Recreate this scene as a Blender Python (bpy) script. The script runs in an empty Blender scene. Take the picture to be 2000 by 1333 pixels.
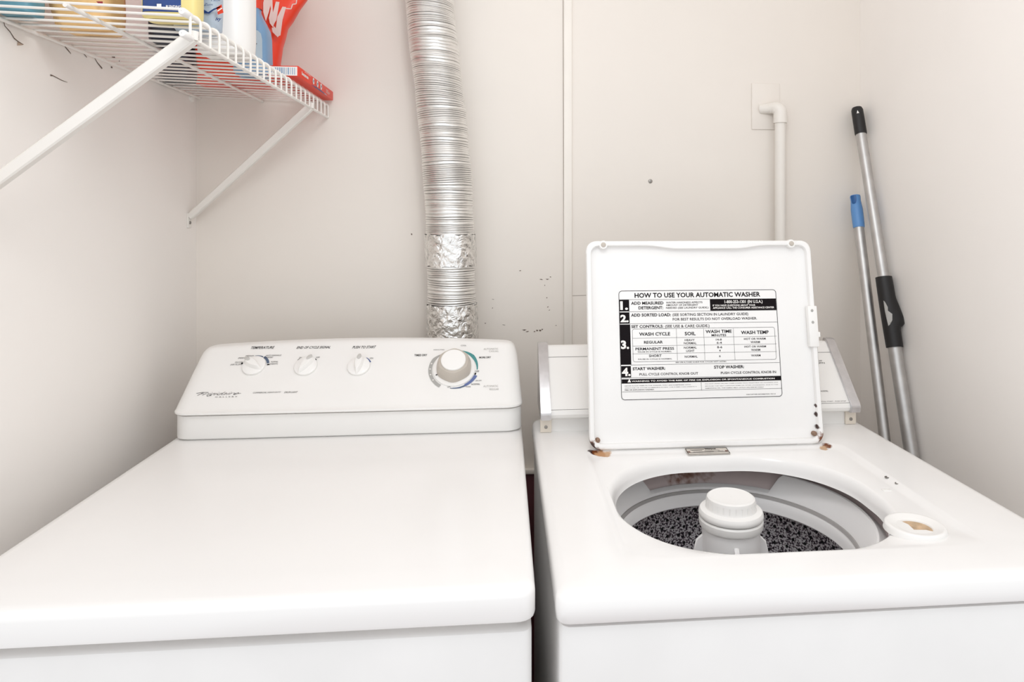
import bpy, bmesh, math, random
from mathutils import Vector, Matrix
random.seed(7)
SC = bpy.context.scene
COL = SC.collection

# ------------------------------------------------------------------ camera, light, exposure
EYE = Vector((0, 0, 1.33)); YAW = math.radians(5.0); FOC = 1330.0; PCX = 1101.36; PCY = 430.0
cam_d = bpy.data.cameras.new('camera'); cam = bpy.data.objects.new('camera', cam_d); COL.objects.link(cam)
cam.location = EYE; cam.rotation_euler = (math.pi/2, 0, -YAW)
cam_d.sensor_fit = 'HORIZONTAL'; cam_d.sensor_width = 36.0; cam_d.lens = FOC/2000*36
cam_d.shift_x = (1000-PCX)/2000; cam_d.shift_y = (PCY-666.5)/2000
cam_d.clip_start = 0.02
SC.camera = cam

world = bpy.data.worlds.new('world'); SC.world = world; world.use_nodes = True
bg = world.node_tree.nodes['Background']; bg.inputs[0].default_value = (0.955, 0.98, 1.0, 1); bg.inputs[1].default_value = 1.08

bulb_d = bpy.data.lights.new('ceiling_lamp', 'POINT'); bulb_d.shadow_soft_size = 0.16; bulb_d.energy = 10.5; bulb_d.color = (0.99, 0.99, 1.0)
bulb = bpy.data.objects.new('ceiling_lamp', bulb_d); COL.objects.link(bulb); bulb.location = (0.10, 0.46, 2.05)
SC.view_settings.view_transform = 'Standard'; SC.view_settings.look = 'None'
SC.view_settings.gamma = 1.0; SC.view_settings.use_curve_mapping = False
SC.view_settings.exposure = 0.1

# ------------------------------------------------------------------ materials
def srgb(r, g, b):
    f = lambda c: c/12.92 if c <= 0.04045 else ((c+0.055)/1.055)**2.4
    return (f(r/255), f(g/255), f(b/255), 1)

def mat(name, col, rough=0.5, metal=0.0, var=0.04, scale=12.0, bump=0.0, bscale=60.0, spec=0.5, coat=0.0):
    m = bpy.data.materials.new(name); m.use_nodes = True
    nt = m.node_tree; b = nt.nodes['Principled BSDF']
    b.inputs['Roughness'].default_value = rough; b.inputs['Metallic'].default_value = metal
    b.inputs['Specular IOR Level'].default_value = spec; b.inputs['Coat Weight'].default_value = coat
    tc = nt.nodes.new('ShaderNodeNewGeometry')
    n = nt.nodes.new('ShaderNodeTexNoise'); n.inputs['Scale'].default_value = scale; n.inputs['Detail'].default_value = 4
    nt.links.new(tc.outputs['Position'], n.inputs['Vector'])
    r = nt.nodes.new('ShaderNodeValToRGB')
    r.color_ramp.elements[0].position = 0.3; r.color_ramp.elements[1].position = 0.7
    r.color_ramp.elements[0].color = tuple(max(0, c*(1-var)) for c in col[:3])+(1,)
    r.color_ramp.elements[1].color = tuple(min(1, c*(1+var*0.5)) for c in col[:3])+(1,)
    nt.links.new(n.outputs['Fac'], r.inputs['Fac']); nt.links.new(r.outputs['Color'], b.inputs['Base Color'])
    if bump > 0:
        n2 = nt.nodes.new('ShaderNodeTexNoise'); n2.inputs['Scale'].default_value = bscale; n2.inputs['Detail'].default_value = 3
        nt.links.new(tc.outputs['Position'], n2.inputs['Vector'])
        bp = nt.nodes.new('ShaderNodeBump'); bp.inputs['Strength'].default_value = bump; bp.inputs['Distance'].default_value = 0.002
        nt.links.new(n2.outputs['Fac'], bp.inputs['Height']); nt.links.new(bp.outputs['Normal'], b.inputs['Normal'])
    return m

def rust_shade_mat(name, col, spots, rough=0.25):
    """base colour with irregular spots round given points: rust on enamel, painted shade in the tub"""
    m = mat(name, col, rough, var=0.02, scale=6)
    nt = m.node_tree; b = nt.nodes['Principled BSDF']
    geo = [n for n in nt.nodes if n.type == 'NEW_GEOMETRY'][0]
    base = b.inputs['Base Color'].links[0].from_socket
    nz = nt.nodes.new('ShaderNodeTexNoise'); nz.inputs['Scale'].default_value = 90; nz.inputs['Detail'].default_value = 5
    nt.links.new(geo.outputs['Position'], nz.inputs['Vector'])
    for (p, r, c) in spots:
        d = nt.nodes.new('ShaderNodeVectorMath'); d.operation = 'DISTANCE'; d.inputs[1].default_value = p
        nt.links.new(geo.outputs['Position'], d.inputs[0])
        a = nt.nodes.new('ShaderNodeMath'); a.operation = 'MULTIPLY_ADD'; a.inputs[1].default_value = -r*1.6
        nt.links.new(nz.outputs['Fac'], a.inputs[0]); nt.links.new(d.outputs['Value'], a.inputs[2])
        mr = nt.nodes.new('ShaderNodeMapRange'); mr.inputs['From Min'].default_value = -0.1*r; mr.inputs['From Max'].default_value = 0.30*r
        mr.inputs['To Min'].default_value = 1; mr.inputs['To Max'].default_value = 0
        nt.links.new(a.outputs[0], mr.inputs['Value'])
        mx = nt.nodes.new('ShaderNodeMix'); mx.data_type = 'RGBA'
        nt.links.new(mr.outputs['Result'], mx.inputs['Factor']); nt.links.new(base, mx.inputs[6]); mx.inputs[7].default_value = c
        base = mx.outputs[2]
    nt.links.new(base, b.inputs['Base Color'])
    return m

def foil_mat(name, bump, bscale, rough):
    m = mat(name, (0.86, 0.85, 0.83, 1), rough, 1.0, var=0.05, scale=40)
    nt = m.node_tree; b = nt.nodes['Principled BSDF']
    geo = [n for n in nt.nodes if n.type == 'NEW_GEOMETRY'][0]
    v = nt.nodes.new('ShaderNodeTexVoronoi'); v.inputs['Scale'].default_value = bscale; v.feature = 'SMOOTH_F1'
    nz = nt.nodes.new('ShaderNodeTexNoise'); nz.inputs['Scale'].default_value = bscale*0.8; nz.inputs['Detail'].default_value = 3; nz.inputs['Distortion'].default_value = 1.5
    nt.links.new(geo.outputs['Position'], v.inputs['Vector']); nt.links.new(geo.outputs['Position'], nz.inputs['Vector'])
    ad = nt.nodes.new('ShaderNodeMath'); ad.operation = 'ADD'
    nt.links.new(v.outputs['Distance'], ad.inputs[0]); nt.links.new(nz.outputs['Fac'], ad.inputs[1])
    bp = nt.nodes.new('ShaderNodeBump'); bp.inputs['Strength'].default_value = bump; bp.inputs['Distance'].default_value = 0.004
    nt.links.new(ad.outputs[0], bp.inputs['Height']); nt.links.new(bp.outputs['Normal'], b.inputs['Normal'])
    return m

def speckle_mat(name):
    m = mat(name, (0.05, 0.045, 0.05, 1), 0.22)
    nt = m.node_tree; b = nt.nodes['Principled BSDF']
    geo = [n for n in nt.nodes if n.type == 'NEW_GEOMETRY'][0]
    n = nt.nodes.new('ShaderNodeTexNoise'); n.inputs['Scale'].default_value = 300; n.inputs['Detail'].default_value = 3
    nt.links.new(geo.outputs['Position'], n.inputs['Vector'])
    r = nt.nodes.new('ShaderNodeValToRGB'); cr = r.color_ramp
    cr.elements[0].position = 0.40; cr.elements[0].color = (0.022, 0.016, 0.026, 1)
    cr.elements[1].position = 0.555; cr.elements[1].color = (0.92, 0.90, 0.91, 1)
    e = cr.elements.new(0.485); e.color = (0.36, 0.29, 0.325, 1)
    nt.links.new(n.outputs['Fac'], r.inputs['Fac']); nt.links.new(r.outputs['Color'], b.inputs['Base Color'])
    return m

M = {}
M['wall'] = mat('wall_paint', srgb(249, 244, 239), 0.6, var=0.025, scale=2.2, bump=0.10, bscale=26)
M['panelwall'] = mat('wall_panel_darkened', srgb(237, 230, 222), 0.55, var=0.03, scale=2.0, bump=0.10, bscale=24)  # beige panelling, colour darkened to offset the strong light on the back wall
M['trimw'] = mat('trim_paint', srgb(243, 237, 229), 0.45, var=0.03, scale=9)
M['ceil'] = mat('ceiling_paint', srgb(248, 245, 242), 0.8, var=0.02)
M['floor'] = mat('floor_vinyl', srgb(120, 80, 76), 0.4, var=0.3, scale=14)
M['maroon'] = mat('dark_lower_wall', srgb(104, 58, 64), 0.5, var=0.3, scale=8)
M['enamel'] = mat('white_enamel', srgb(247, 245, 243), 0.22, var=0.012, scale=5)
M['enamel_side'] = mat('white_enamel_side', srgb(240, 238, 236), 0.28, var=0.04, scale=7)
M['plastic'] = mat('white_plastic', srgb(246, 244, 241), 0.3, var=0.012, scale=8)
M['tubplastic'] = mat('tub_plastic', srgb(251, 249, 248), 0.32, var=0.02, scale=8)
M['knobwhite'] = mat('knob_white', srgb(248, 246, 243), 0.28, var=0.01)
M['taupe'] = mat('taupe_plastic', srgb(196, 187, 176), 0.38, var=0.03)
M['greyink'] = mat('grey_print', srgb(176, 174, 170), 0.5, var=0.03)
M['ink'] = mat('black_print', srgb(22, 17, 20), 0.8, var=0.1, spec=0.15)
M['ink2'] = mat('dark_grey_print', srgb(62, 56, 56), 0.8, var=0.05, spec=0.15)
M['inset'] = mat('grey_inset', srgb(206, 204, 200), 0.5, var=0.03)
M['paper'] = mat('label_white', srgb(246, 244, 242), 0.45, var=0.01)
M['teal'] = mat('teal_print', srgb(72, 146, 146), 0.45, var=0.05)
M['blueink'] = mat('blue_print', srgb(96, 112, 160), 0.45, var=0.08)
M['slate'] = mat('slate_print', srgb(88, 104, 128), 0.45, var=0.05)
M['chrome'] = mat('brushed_chrome', (0.62, 0.61, 0.62, 1), 0.32, 1.0, var=0.08, scale=60)
M['alu'] = mat('aluminium_tube', (0.60, 0.59, 0.58, 1), 0.46, 1.0, var=0.10, scale=35)
M['steel'] = mat('screw_steel', (0.35, 0.33, 0.31, 1), 0.4, 1.0, var=0.2)
M['beige'] = mat('aged_white_plastic', srgb(238, 228, 214), 0.45, var=0.04)
M['foil'] = foil_mat('duct_foil', 0.12, 60, 0.40)
M['foiltape'] = foil_mat('foil_tape', 0.9, 75, 0.22)
M['wire'] = mat('white_vinyl_wire', srgb(240, 236, 230), 0.35, var=0.02)
M['blackrub'] = mat('black_grip', srgb(24, 22, 23), 0.5, var=0.2)
M['bluegrip'] = mat('blue_grip', srgb(98, 150, 208), 0.4, var=0.05)
M['bluegrip2'] = mat('deep_blue_insert', srgb(28, 88, 150), 0.4, var=0.05)
M['pvc'] = mat('pvc_painted', srgb(236, 231, 224), 0.4, var=0.02)
M['speck'] = speckle_mat('speckled_porcelain')
M['hole'] = mat('hole_black', (0.004, 0.004, 0.005, 1), 0.8)
M['tubdark'] = mat('outer_tub_inside', srgb(150, 118, 116), 0.4, var=0.3, scale=16)
M['seal'] = mat('grey_seal', srgb(176, 172, 170), 0.5, var=0.04)
M['crack'] = mat('paint_crack', srgb(110, 92, 82), 0.8, var=0.2, scale=200)
M['chip'] = mat('bare_board', srgb(192, 170, 152), 0.8, var=0.1, scale=100)
M['tan'] = mat('tan_film', srgb(244, 200, 138), 0.35, var=0.08, scale=30, bump=0.8, bscale=45)
M['tealb'] = mat('teal_bottle', srgb(88, 142, 160), 0.35, var=0.12, scale=40)
M['navy'] = mat('navy_label', srgb(36, 66, 128), 0.4, var=0.1, scale=50)
M['dark'] = mat('dark_navy_plastic', srgb(34, 38, 56), 0.35, var=0.2, scale=40)
M['yellow'] = mat('yellow_plastic', srgb(232, 214, 142), 0.35, var=0.03)
M['lblue'] = mat('light_blue_label', srgb(178, 192, 206), 0.4, var=0.15, scale=60)
M['blueb'] = mat('blue_bottle', srgb(120, 158, 194), 0.3, var=0.05)
M['paleb'] = mat('pale_blue_panel', srgb(188, 206, 218), 0.35, var=0.04)
M['red'] = mat('red_film', srgb(238, 62, 30), 0.32, var=0.06, scale=25, bump=0.25, bscale=30)
M['redbox'] = mat('red_carton', srgb(234, 58, 30), 0.45, var=0.04, scale=30)
M['pinkw'] = mat('pale_letter', srgb(232, 206, 200), 0.4, var=0.04)
M['white'] = mat('print_white', srgb(246, 242, 238), 0.45, var=0.01)
M['redlogo'] = mat('red_logo', srgb(226, 66, 40), 0.45, var=0.05)
M['tag'] = mat('foil_tag', srgb(226, 218, 208), 0.4, 0.0, var=0.12, scale=80)
M['cupstain'] = mat('stained_cup', srgb(206, 176, 142), 0.5, var=0.25, scale=90)
RUST = srgb(120, 66, 36); RUST2 = srgb(64, 40, 34)

# ------------------------------------------------------------------ geometry helpers
class MB:
    def __init__(s): s.b = bmesh.new()
    def face(s, pts, mi=0):
        vs = [s.b.verts.new(p) for p in pts]
        f = s.b.faces.new(vs); f.material_index = mi; return f
    def box(s, x0, x1, y0, y1, z0, z1, bev=0.0, mi=0, seg=2, mtx=None):
        v = [s.b.verts.new((x, y, z)) for x in (x0, x1) for y in (y0, y1) for z in (z0, z1)]
        q = [(0, 1, 3, 2), (4, 6, 7, 5), (0, 4, 5, 1), (2, 3, 7, 6), (0, 2, 6, 4), (1, 5, 7, 3)]
        fs = [s.b.faces.new([v[i] for i in a]) for a in q]
        for f in fs: f.material_index = mi
        allv = set(v)
        if bev > 0:
            es = list({e for f in fs for e in f.edges})
            r = bmesh.ops.bevel(s.b, geom=es, offset=bev, segments=seg, profile=0.5, affect='EDGES')
            for f in r['faces']: f.material_index = mi
            allv = {vv for f in r['faces'] for vv in f.verts} | {vv for vv in allv if vv.is_valid}
        if mtx is not None:
            for vv in allv: vv.co = mtx @ vv.co
    def loft(s, loops, mi=0, cap0=False, cap1=False, closed=True):
        rows = [[s.b.verts.new(p) for p in L] for L in loops]
        n = len(rows[0])
        for a, b in zip(rows, rows[1:]):
            for i in range(n if closed else n-1):
                j = (i+1) % n
                f = s.b.faces.new((a[i], a[j], b[j], b[i])); f.material_index = mi
        if cap0: s.b.faces.new(rows[0][::-1]).material_index = mi
        if cap1: s.b.faces.new(rows[-1]).material_index = mi
        return rows
    def lathe(s, prof, c, n=48, mi=0, frame=None, cap0=False, cap1=False):
        """prof: (radius, height) pairs; frame: (e1, e2, axis)"""
        e1, e2, ax = frame or (Vector((1, 0, 0)), Vector((0, 1, 0)), Vector((0, 0, 1)))
        c = Vector(c); loops = []
        for r, h in prof:
            loops.append([c + ax*h + (e1*math.cos(2*math.pi*i/n) + e2*math.sin(2*math.pi*i/n))*r for i in range(n)])
        s.loft(loops, mi, cap0, cap1)
    def tube(s, path, r, n=10, mi=0, caps=True):
        path = [Vector(p) for p in path]; loops = []
        rr = r if isinstance(r, (list, tuple)) else [r]*len(path)
        t0 = (path[1]-path[0]).normalized()
        ref = Vector((0, 0, 1)) if abs(t0.z) < 0.9 else Vector((0, 1, 0))
        u = t0.cross(ref).normalized()
        for i, p in enumerate(path):
            t = (path[min(i+1, len(path)-1)] - path[max(i-1, 0)]).normalized()
            u = (u - t*u.dot(t)).normalized(); w = t.cross(u)
            loops.append([p + (u*math.cos(2*math.pi*k/n) + w*math.sin(2*math.pi*k/n))*rr[i] for k in range(n)])
        s.loft(loops, mi, caps, caps)
    def prism(s, pts, d, mi=0):
        """flat polygon pts extruded along vector d"""
        d = Vector(d); a = [Vector(p) for p in pts]; b = [p+d for p in a]
        s.loft([a, b], mi, True, True)
    def ribbon(s, pts, w, n, lift=0.0006, mi=0):
        pts = [Vector(p) for p in pts]; n = Vector(n).normalized(); L = []; R = []
        for i, p in enumerate(pts):
            t = (pts[min(i+1, len(pts)-1)] - pts[max(i-1, 0)]).normalized()
            k = t.cross(n).normalized()
            ww = w[i] if isinstance(w, (list, tuple)) else w
            L.append(s.b.verts.new(p + n*lift + k*ww/2)); R.append(s.b.verts.new(p + n*lift - k*ww/2))
        for i in range(len(pts)-1):
            s.b.faces.new((L[i], L[i+1], R[i+1], R[i])).material_index = mi
    def build(s, name, mats, parent=None, smooth=35, offset=None):
        """link as one mesh object; geometry is given in room coordinates"""
        if not isinstance(mats, (list, tuple)): mats = [mats]
        org = offset if offset is not None else (root_of(parent) if parent else Vector((0, 0, 0)))
        bmesh.ops.recalc_face_normals(s.b, faces=s.b.faces[:])
        for v in s.b.verts: v.co -= org
        me = bpy.data.meshes.new(name); s.b.to_mesh(me); s.b.free()
        for m in mats: me.materials.append(m)
        if smooth:
            for p in me.polygons: p.use_smooth = True
            me.set_sharp_from_angle(angle=math.radians(smooth))
        o = bpy.data.objects.new(name, me); COL.objects.link(o)
        if parent: o.parent = parent
        else: o.location = org
        return o

def root_of(o):
    p = Vector((0, 0, 0))
    while o is not None:
        p = p + o.location; o = o.parent
    return p

def thing(name, label, cat, loc, group=None):
    o = bpy.data.objects.new(name, None); COL.objects.link(o); o.location = loc
    o.empty_display_size = 0.05
    o['label'] = label; o['category'] = cat
    if group: o['group'] = group
    return o
def tag(o, label, cat, group=None):
    o['label'] = label; o['category'] = cat
    if group: o['group'] = group
    return o
def struct(o): o['kind'] = 'structure'; return o

def seen(px, py, p0, n):
    """point of a real surface (plane p0, normal n) measured in the photograph"""
    F = Vector((math.sin(YAW), math.cos(YAW), 0)); R = Vector((math.cos(YAW), -math.sin(YAW), 0))
    d = F + R*((px-PCX)/FOC) + Vector((0, 0, 1))*((PCY-py)/FOC)
    p0 = Vector(p0); n = Vector(n)
    return EYE + d*((p0-EYE).dot(n)/d.dot(n))

class Plane:
    def __init__(s, o, e1, e2):
        s.o = Vector(o); s.e1 = Vector(e1).normalized(); s.e2 = Vector(e2).normalized(); s.n = s.e1.cross(s.e2).normalized()
    def at(s, a, b, h=0.0): return s.o + s.e1*a + s.e2*b + s.n*h
    def px(s, x, y):
        p = seen(x, y, s.o, s.n) - s.o
        return p.dot(s.e1), p.dot(s.e2)
    @property
    def frame(s): return (s.e1, s.e2, s.n)

def _textmesh(body, shear, bold):
    cu = bpy.data.curves.new('t', 'FONT'); cu.body = body; cu.size = 1.0; cu.shear = shear; cu.offset = bold
    cu.resolution_u = 2
    o = bpy.data.objects.new('t', cu)
    me = bpy.data.meshes.new_from_object(o)
    bpy.data.objects.remove(o); bpy.data.curves.remove(cu)
    return me
_cap = None
def text(mb, body, pl, x0, x1, y0, y1, mi=0, shear=0.0, bold=0.0, lift=0.0008, warp=None):
    """lettering whose capitals fill the box x0..x1, y0..y1 of a plane"""
    global _cap
    if _cap is None:
        me = _textmesh('H', 0, 0); _cap = max(v.co.y for v in me.vertices); bpy.data.meshes.remove(me)
    me = _textmesh(body, shear, bold)
    xs = [v.co.x for v in me.vertices]
    if not xs: return
    a, b = min(xs), max(xs); sx = (x1-x0)/max(b-a, 1e-6); sy = (y1-y0)/_cap
    vs = [mb.b.verts.new(pl.at(x0+(v.co.x-a)*sx, y0+v.co.y*sy, lift)) for v in me.vertices]
    for p in me.polygons:
        try: mb.b.faces.new([vs[i] for i in p.vertices]).material_index = mi
        except ValueError: pass
    bpy.data.meshes.remove(me)
def text_px(mb, body, pl, xa, xb, yt, yb, **k):
    a0, b0 = pl.px(xa, yb); a1, b1 = pl.px(xb, yt)
    text(mb, body, pl, a0, a1, b0, b1, **k)

def rr_sdf(x, y, cx, cy, hx, hy, r):
    qx = abs(x-cx)-hx+r; qy = abs(y-cy)-hy+r
    return math.hypot(max(qx, 0), max(qy, 0)) + min(max(qx, qy), 0) - r
def rr_loop(cx, cy, hx, hy, r, c, angs):
    out = []
    for a in angs:
        dx, dy = math.cos(a), math.sin(a); lo, hi = 0.0, 1.5
        for _ in range(34):
            m = (lo+hi)/2
            if rr_sdf(c[0]+dx*m, c[1]+dy*m, cx, cy, hx, hy, r) > 0: hi = m
            else: lo = m
        out.append((c[0]+dx*lo, c[1]+dy*lo))
    return out
def ang_list(n, corners, c, dense=14, w=0.09):
    A = [2*math.pi*i/n for i in range(n)]
    for (x, y) in corners:
        t = math.atan2(y-c[1], x-c[0])
        A += [(t + w*(k/dense-0.5)*2) % (2*math.pi) for k in range(dense+1)]
    A = sorted(A); B = [A[0]]
    for a in A[1:]:
        if a-B[-1] > 1e-3: B.append(a)
    return B
def rr_corners(cx, cy, hx, hy): return [(cx+sx*hx, cy+sy*hy) for sx in (-1, 1) for sy in (-1, 1)]

def plan_block(mb, x0, x1, y0, y1, prof, r, angs_n=48, mi=0, cap0=True, cap1=True):
    """rounded-plan block; prof = (inset, z) pairs from bottom to top"""
    cx, cy, hx, hy = (x0+x1)/2, (y0+y1)/2, (x1-x0)/2, (y1-y0)/2
    A = ang_list(angs_n, rr_corners(cx, cy, hx, hy), (cx, cy))
    loops = []
    for ins, z in prof:
        loops.append([(x, y, z) for x, y in rr_loop(cx, cy, hx-ins, hy-ins, max(r-ins*0.6, 0.002), (cx, cy), A)])
    mb.loft(loops, mi, cap0, cap1)

# ------------------------------------------------------------------ the room
XL, XR, YB, ZC, YF = -0.717, 0.902, 1.66, 2.40, 0.66
def slab(name, x0, x1, y0, y1, z0, z1, m):
    b = MB(); b.box(x0, x1, y0, y1, z0, z1); return struct(b.build(name, m, smooth=0))
slab('floor', XL-0.1, XR+0.1, YF-2.0, YB+0.1, -0.1, 0, M['floor'])
slab('ceiling', XL-0.1, XR+0.1, YF, YB+0.1, ZC, ZC+0.1, M['ceil'])
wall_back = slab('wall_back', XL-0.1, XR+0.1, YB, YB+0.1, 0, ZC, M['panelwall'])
wall_left = slab('wall_left', XL-0.1, XL, YF, YB, 0, ZC, M['wall'])
wall_right = slab('wall_right', XR, XR+0.1, YF, YB, 0, ZC, M['wall'])
slab('wall_front_left', XL-1.2, XL-0.1, YF, YF+0.1, 0, ZC, M['wall'])
slab('wall_front_right', XR+0.1, XR+1.2, YF, YF+0.1, 0, ZC, M['wall'])
slab('wall_back_lower', XL, XR, YB-0.008, YB, 0, 0.715, M['maroon'])  # dark maroon sheet over the lower back wall, up to the ledge
b = MB(); b.box(XL, XR, YB-0.016, YB, 0.715, 0.727, 0.003); struct(b.build('trim_2', M['trimw']))
b = MB(); b.box(0.1445, 0.1645, YB-0.007, YB, 0.727, ZC, 0.0015); struct(b.build('trim_1', M['trimw']))
# panel joints and scuffs of the back wall, cracks of the left wall
b = MB(); n = (0, -1, 0)
wpt = lambda x, y: seen(x, y, (0, YB, 0), (0, 1, 0))
b.ribbon([wpt(1099.5, 0), wpt(1100.5, 330), wpt(1101.5, 590)], [0.0006, 0.0008, 0.0016], n)
b.ribbon([wpt(1101.5, 590), wpt(1103, 675)], 0.0022, n)
b.ribbon([wpt(1118, 578), wpt(1146, 577)], 0.0007, n)
for (x, y, w, h) in [(1024, 645, 8, 2.5), (1030, 648, 6, 2), (1044, 648, 3, 3), (1049, 646, 4, 4), (1055, 646, 5, 4), (1059, 644, 3, 3),
                     (1057, 546, 6, 2), (1069, 546, 6, 2), (1075, 541, 3, 2), (1016, 529, 4, 2), (1070, 600, 3, 2), (1073, 606, 3, 1.5),
                     (948, 632, 3, 2), (963, 585, 4, 1), (984, 635, 6, 1), (1086, 636, 3, 1.4), (804, 458, 2.5, 5), (1064, 558, 1.5, 3), (1068, 582, 2, 3), (962, 602, 1.2, 4)]:
    b.ribbon([wpt(x-w/2, y+random.uniform(-1, 1)), wpt(x, y), wpt(x+w/2, y+random.uniform(-1, 1))], [0.0004, h*0.0011, 0.0005], n)
struct(b.build('paint_scuff', M['crack'], wall_back, smooth=0))
b = MB(); n = (1, 0, 0); lpt = lambda x, y: seen(x, y, (XL, 0, 0), (1, 0, 0))
for pts, w in [([(4, 34), (9, 51), (19, 62), (27, 75), (36, 82), (45, 87)], [0.0008, 0.0012, 0.0014, 0.0018, 0.0014, 0.0008]),
               ([(121, 84), (128, 93), (133, 99), (138, 105)], [0.0006, 0.0016, 0.002, 0.001]),
               ([(103, 75), (112, 82)], 0.0012), ([(163, 105), (169, 112)], 0.0014),
               ([(183, 111), (190, 123), (199, 134)], [0.0008, 0.002, 0.003]),
               ([(98, 147), (103, 148), (120, 157), (131, 161)], [0.003, 0.0014, 0.0012, 0.0006]),
               ([(216, 131), (219, 132)], 0.003), ([(218, 110), (224, 111)], 0.004), ([(232, 118), (233, 119)], 0.004)]:
    b.ribbon([lpt(*p) for p in pts], w, n)
struct(b.build('paint_crack', M['crack'], wall_left, smooth=0))
b = MB(); b.face([lpt(*p)+Vector((0.0004, 0, 0)) for p in [(34, 80), (39, 83), (46, 87), (43, 88.5), (33, 89)]])
struct(b.build('paint_chip', M['chip'], wall_left, smooth=0))

# ------------------------------------------------------------------ dryer
DX0, DX1, DY0, DY1 = -0.630, 0.0355, 0.768, 1.475
dr = thing('clothes_dryer', 'white clothes dryer with sloped dial panel under the foil duct', 'dryer', ((DX0+DX1)/2, (DY0+DY1)/2, 0))
b = MB(); plan_block(b, DX0+0.004, DX1-0.004, DY0+0.006, DY1-0.002, [(0.004, 0.03), (0, 0.034), (0, 0.857), (0.0015, 0.8615), (0.005, 0.8635), (0.016, 0.864), (0.017, 0.8745)], 0.012)
b.build('cabinet', M['enamel_side'], dr)
for sx in (DX0+0.05, DX1-0.05):
    for sy in (DY0+0.06, DY1-0.06):
        b = MB(); b.lathe([(0.018, 0), (0.02, 0.004), (0.02, 0.012), (0.009, 0.014), (0.009, 0.035)], (sx, sy, 0), 20, cap0=True, cap1=True)
        b.build('foot', M['blackrub'], dr)
b = MB(); plan_block(b, DX0, DX1, DY0, DY1, [(0.012, 0.8745), (0.003, 0.875), (0.0008, 0.8765), (0, 0.880), (0, 0.903), (0.0010, 0.9075), (0.0038, 0.9112), (0.0085, 0.9135), (0.016, 0.9145), (0.06, 0.9145)], 0.020)
b.build('top_panel', M['enamel'], dr)
# console: lower strip and sloping control panel, both with rounded plan corners
E2 = Vector((0, 0.737, 0.676)); PB = Vector((0, 1.330, 0.968))
DP = Plane((0, PB.y, PB.z), (1, 0, 0), E2)
CX0, CX1, CYB = -0.622, 0.0335, 1.474
def con_loop(yf, z, ins, r, crown=0.0, N=64):
    x0, x1 = CX0+ins, CX1-ins; cx, hx = (x0+x1)/2, (x1-x0)/2; cy, hy = (yf+CYB)/2, (CYB-yf)/2
    r = min(r, hy*0.95)
    pts = []
    def put(x, y):
        k = crown*(1-((x-cx)/hx)**2)
        pts.append((x, min(y + (k*1.05 if y < CYB-0.004 else 0), CYB), z+k))
    for i in range(N+1): put(x0+r+(x1-x0-2*r)*i/N, yf)
    for i in range(1, 9):
        a = math.pi/2*i/8; put(x1-r+r*math.sin(a), yf+r-r*math.cos(a))
    for i in range(0, 9): put(x1, yf+r+(CYB-0.002-yf-r)*(i+1)/9)
    for i in range(N+1): put(x1-0.002-(x1-x0-0.004)*i/N, CYB)
    for i in range(9): put(x0, CYB-0.002-(CYB-0.002-yf-r)*i/9)
    for i in range(1, 8):
        a = math.pi/2*i/8; put(x0+r-r*math.cos(a), yf+r-r*math.sin(a))
    return pts
b = MB()
b.loft([con_loop(1.342, 0.9146, 0.005, 0.03), con_loop(1.342, 0.9172, 0.005, 0.03), con_loop(1.336, 0.9174, 0.0, 0.03), con_loop(1.335, 0.919, 0, 0.03), con_loop(1.336, 0.9605, 0, 0.03), con_loop(1.345, 0.961, 0.006, 0.03)], 0, True, True)
b.build('console_base', M['plastic'], dr)
b = MB(); loops = [con_loop(1.338, 0.9632, 0.004, 0.03), con_loop(1.330, 0.9634, -0.001, 0.032), con_loop(1.3272, 0.9655, -0.002, 0.032), con_loop(1.3275, 0.9685, -0.002, 0.032), con_loop(PB.y+0.003, PB.z+0.00275, -0.0015, 0.032)]
T = 0.150
for t, ins, cr in [(0.010, -0.001, 0), (0.04, 0.001, 0.0), (0.08, 0.0035, 0.0), (0.11, 0.006, 0.0), (0.125, 0.0085, 0.002), (0.136, 0.011, 0.006), (0.143, 0.0145, 0.008), (0.149, 0.019, 0.0085)]:
    loops.append(con_loop(PB.y+E2.y*t, PB.z+E2.z*t, ins, 0.03, cr))
loops.append(con_loop(PB.y+E2.y*0.155, PB.z+E2.z*0.1515, 0.025, 0.02, 0.0088))
loops.append(con_loop(PB.y+E2.y*0.165, PB.z+E2.z*0.153, 0.033, 0.01, 0.0088))
b.loft(loops, 0, True, True)
panel = b.build('control_panel', M['plastic'], dr, smooth=50)
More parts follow.
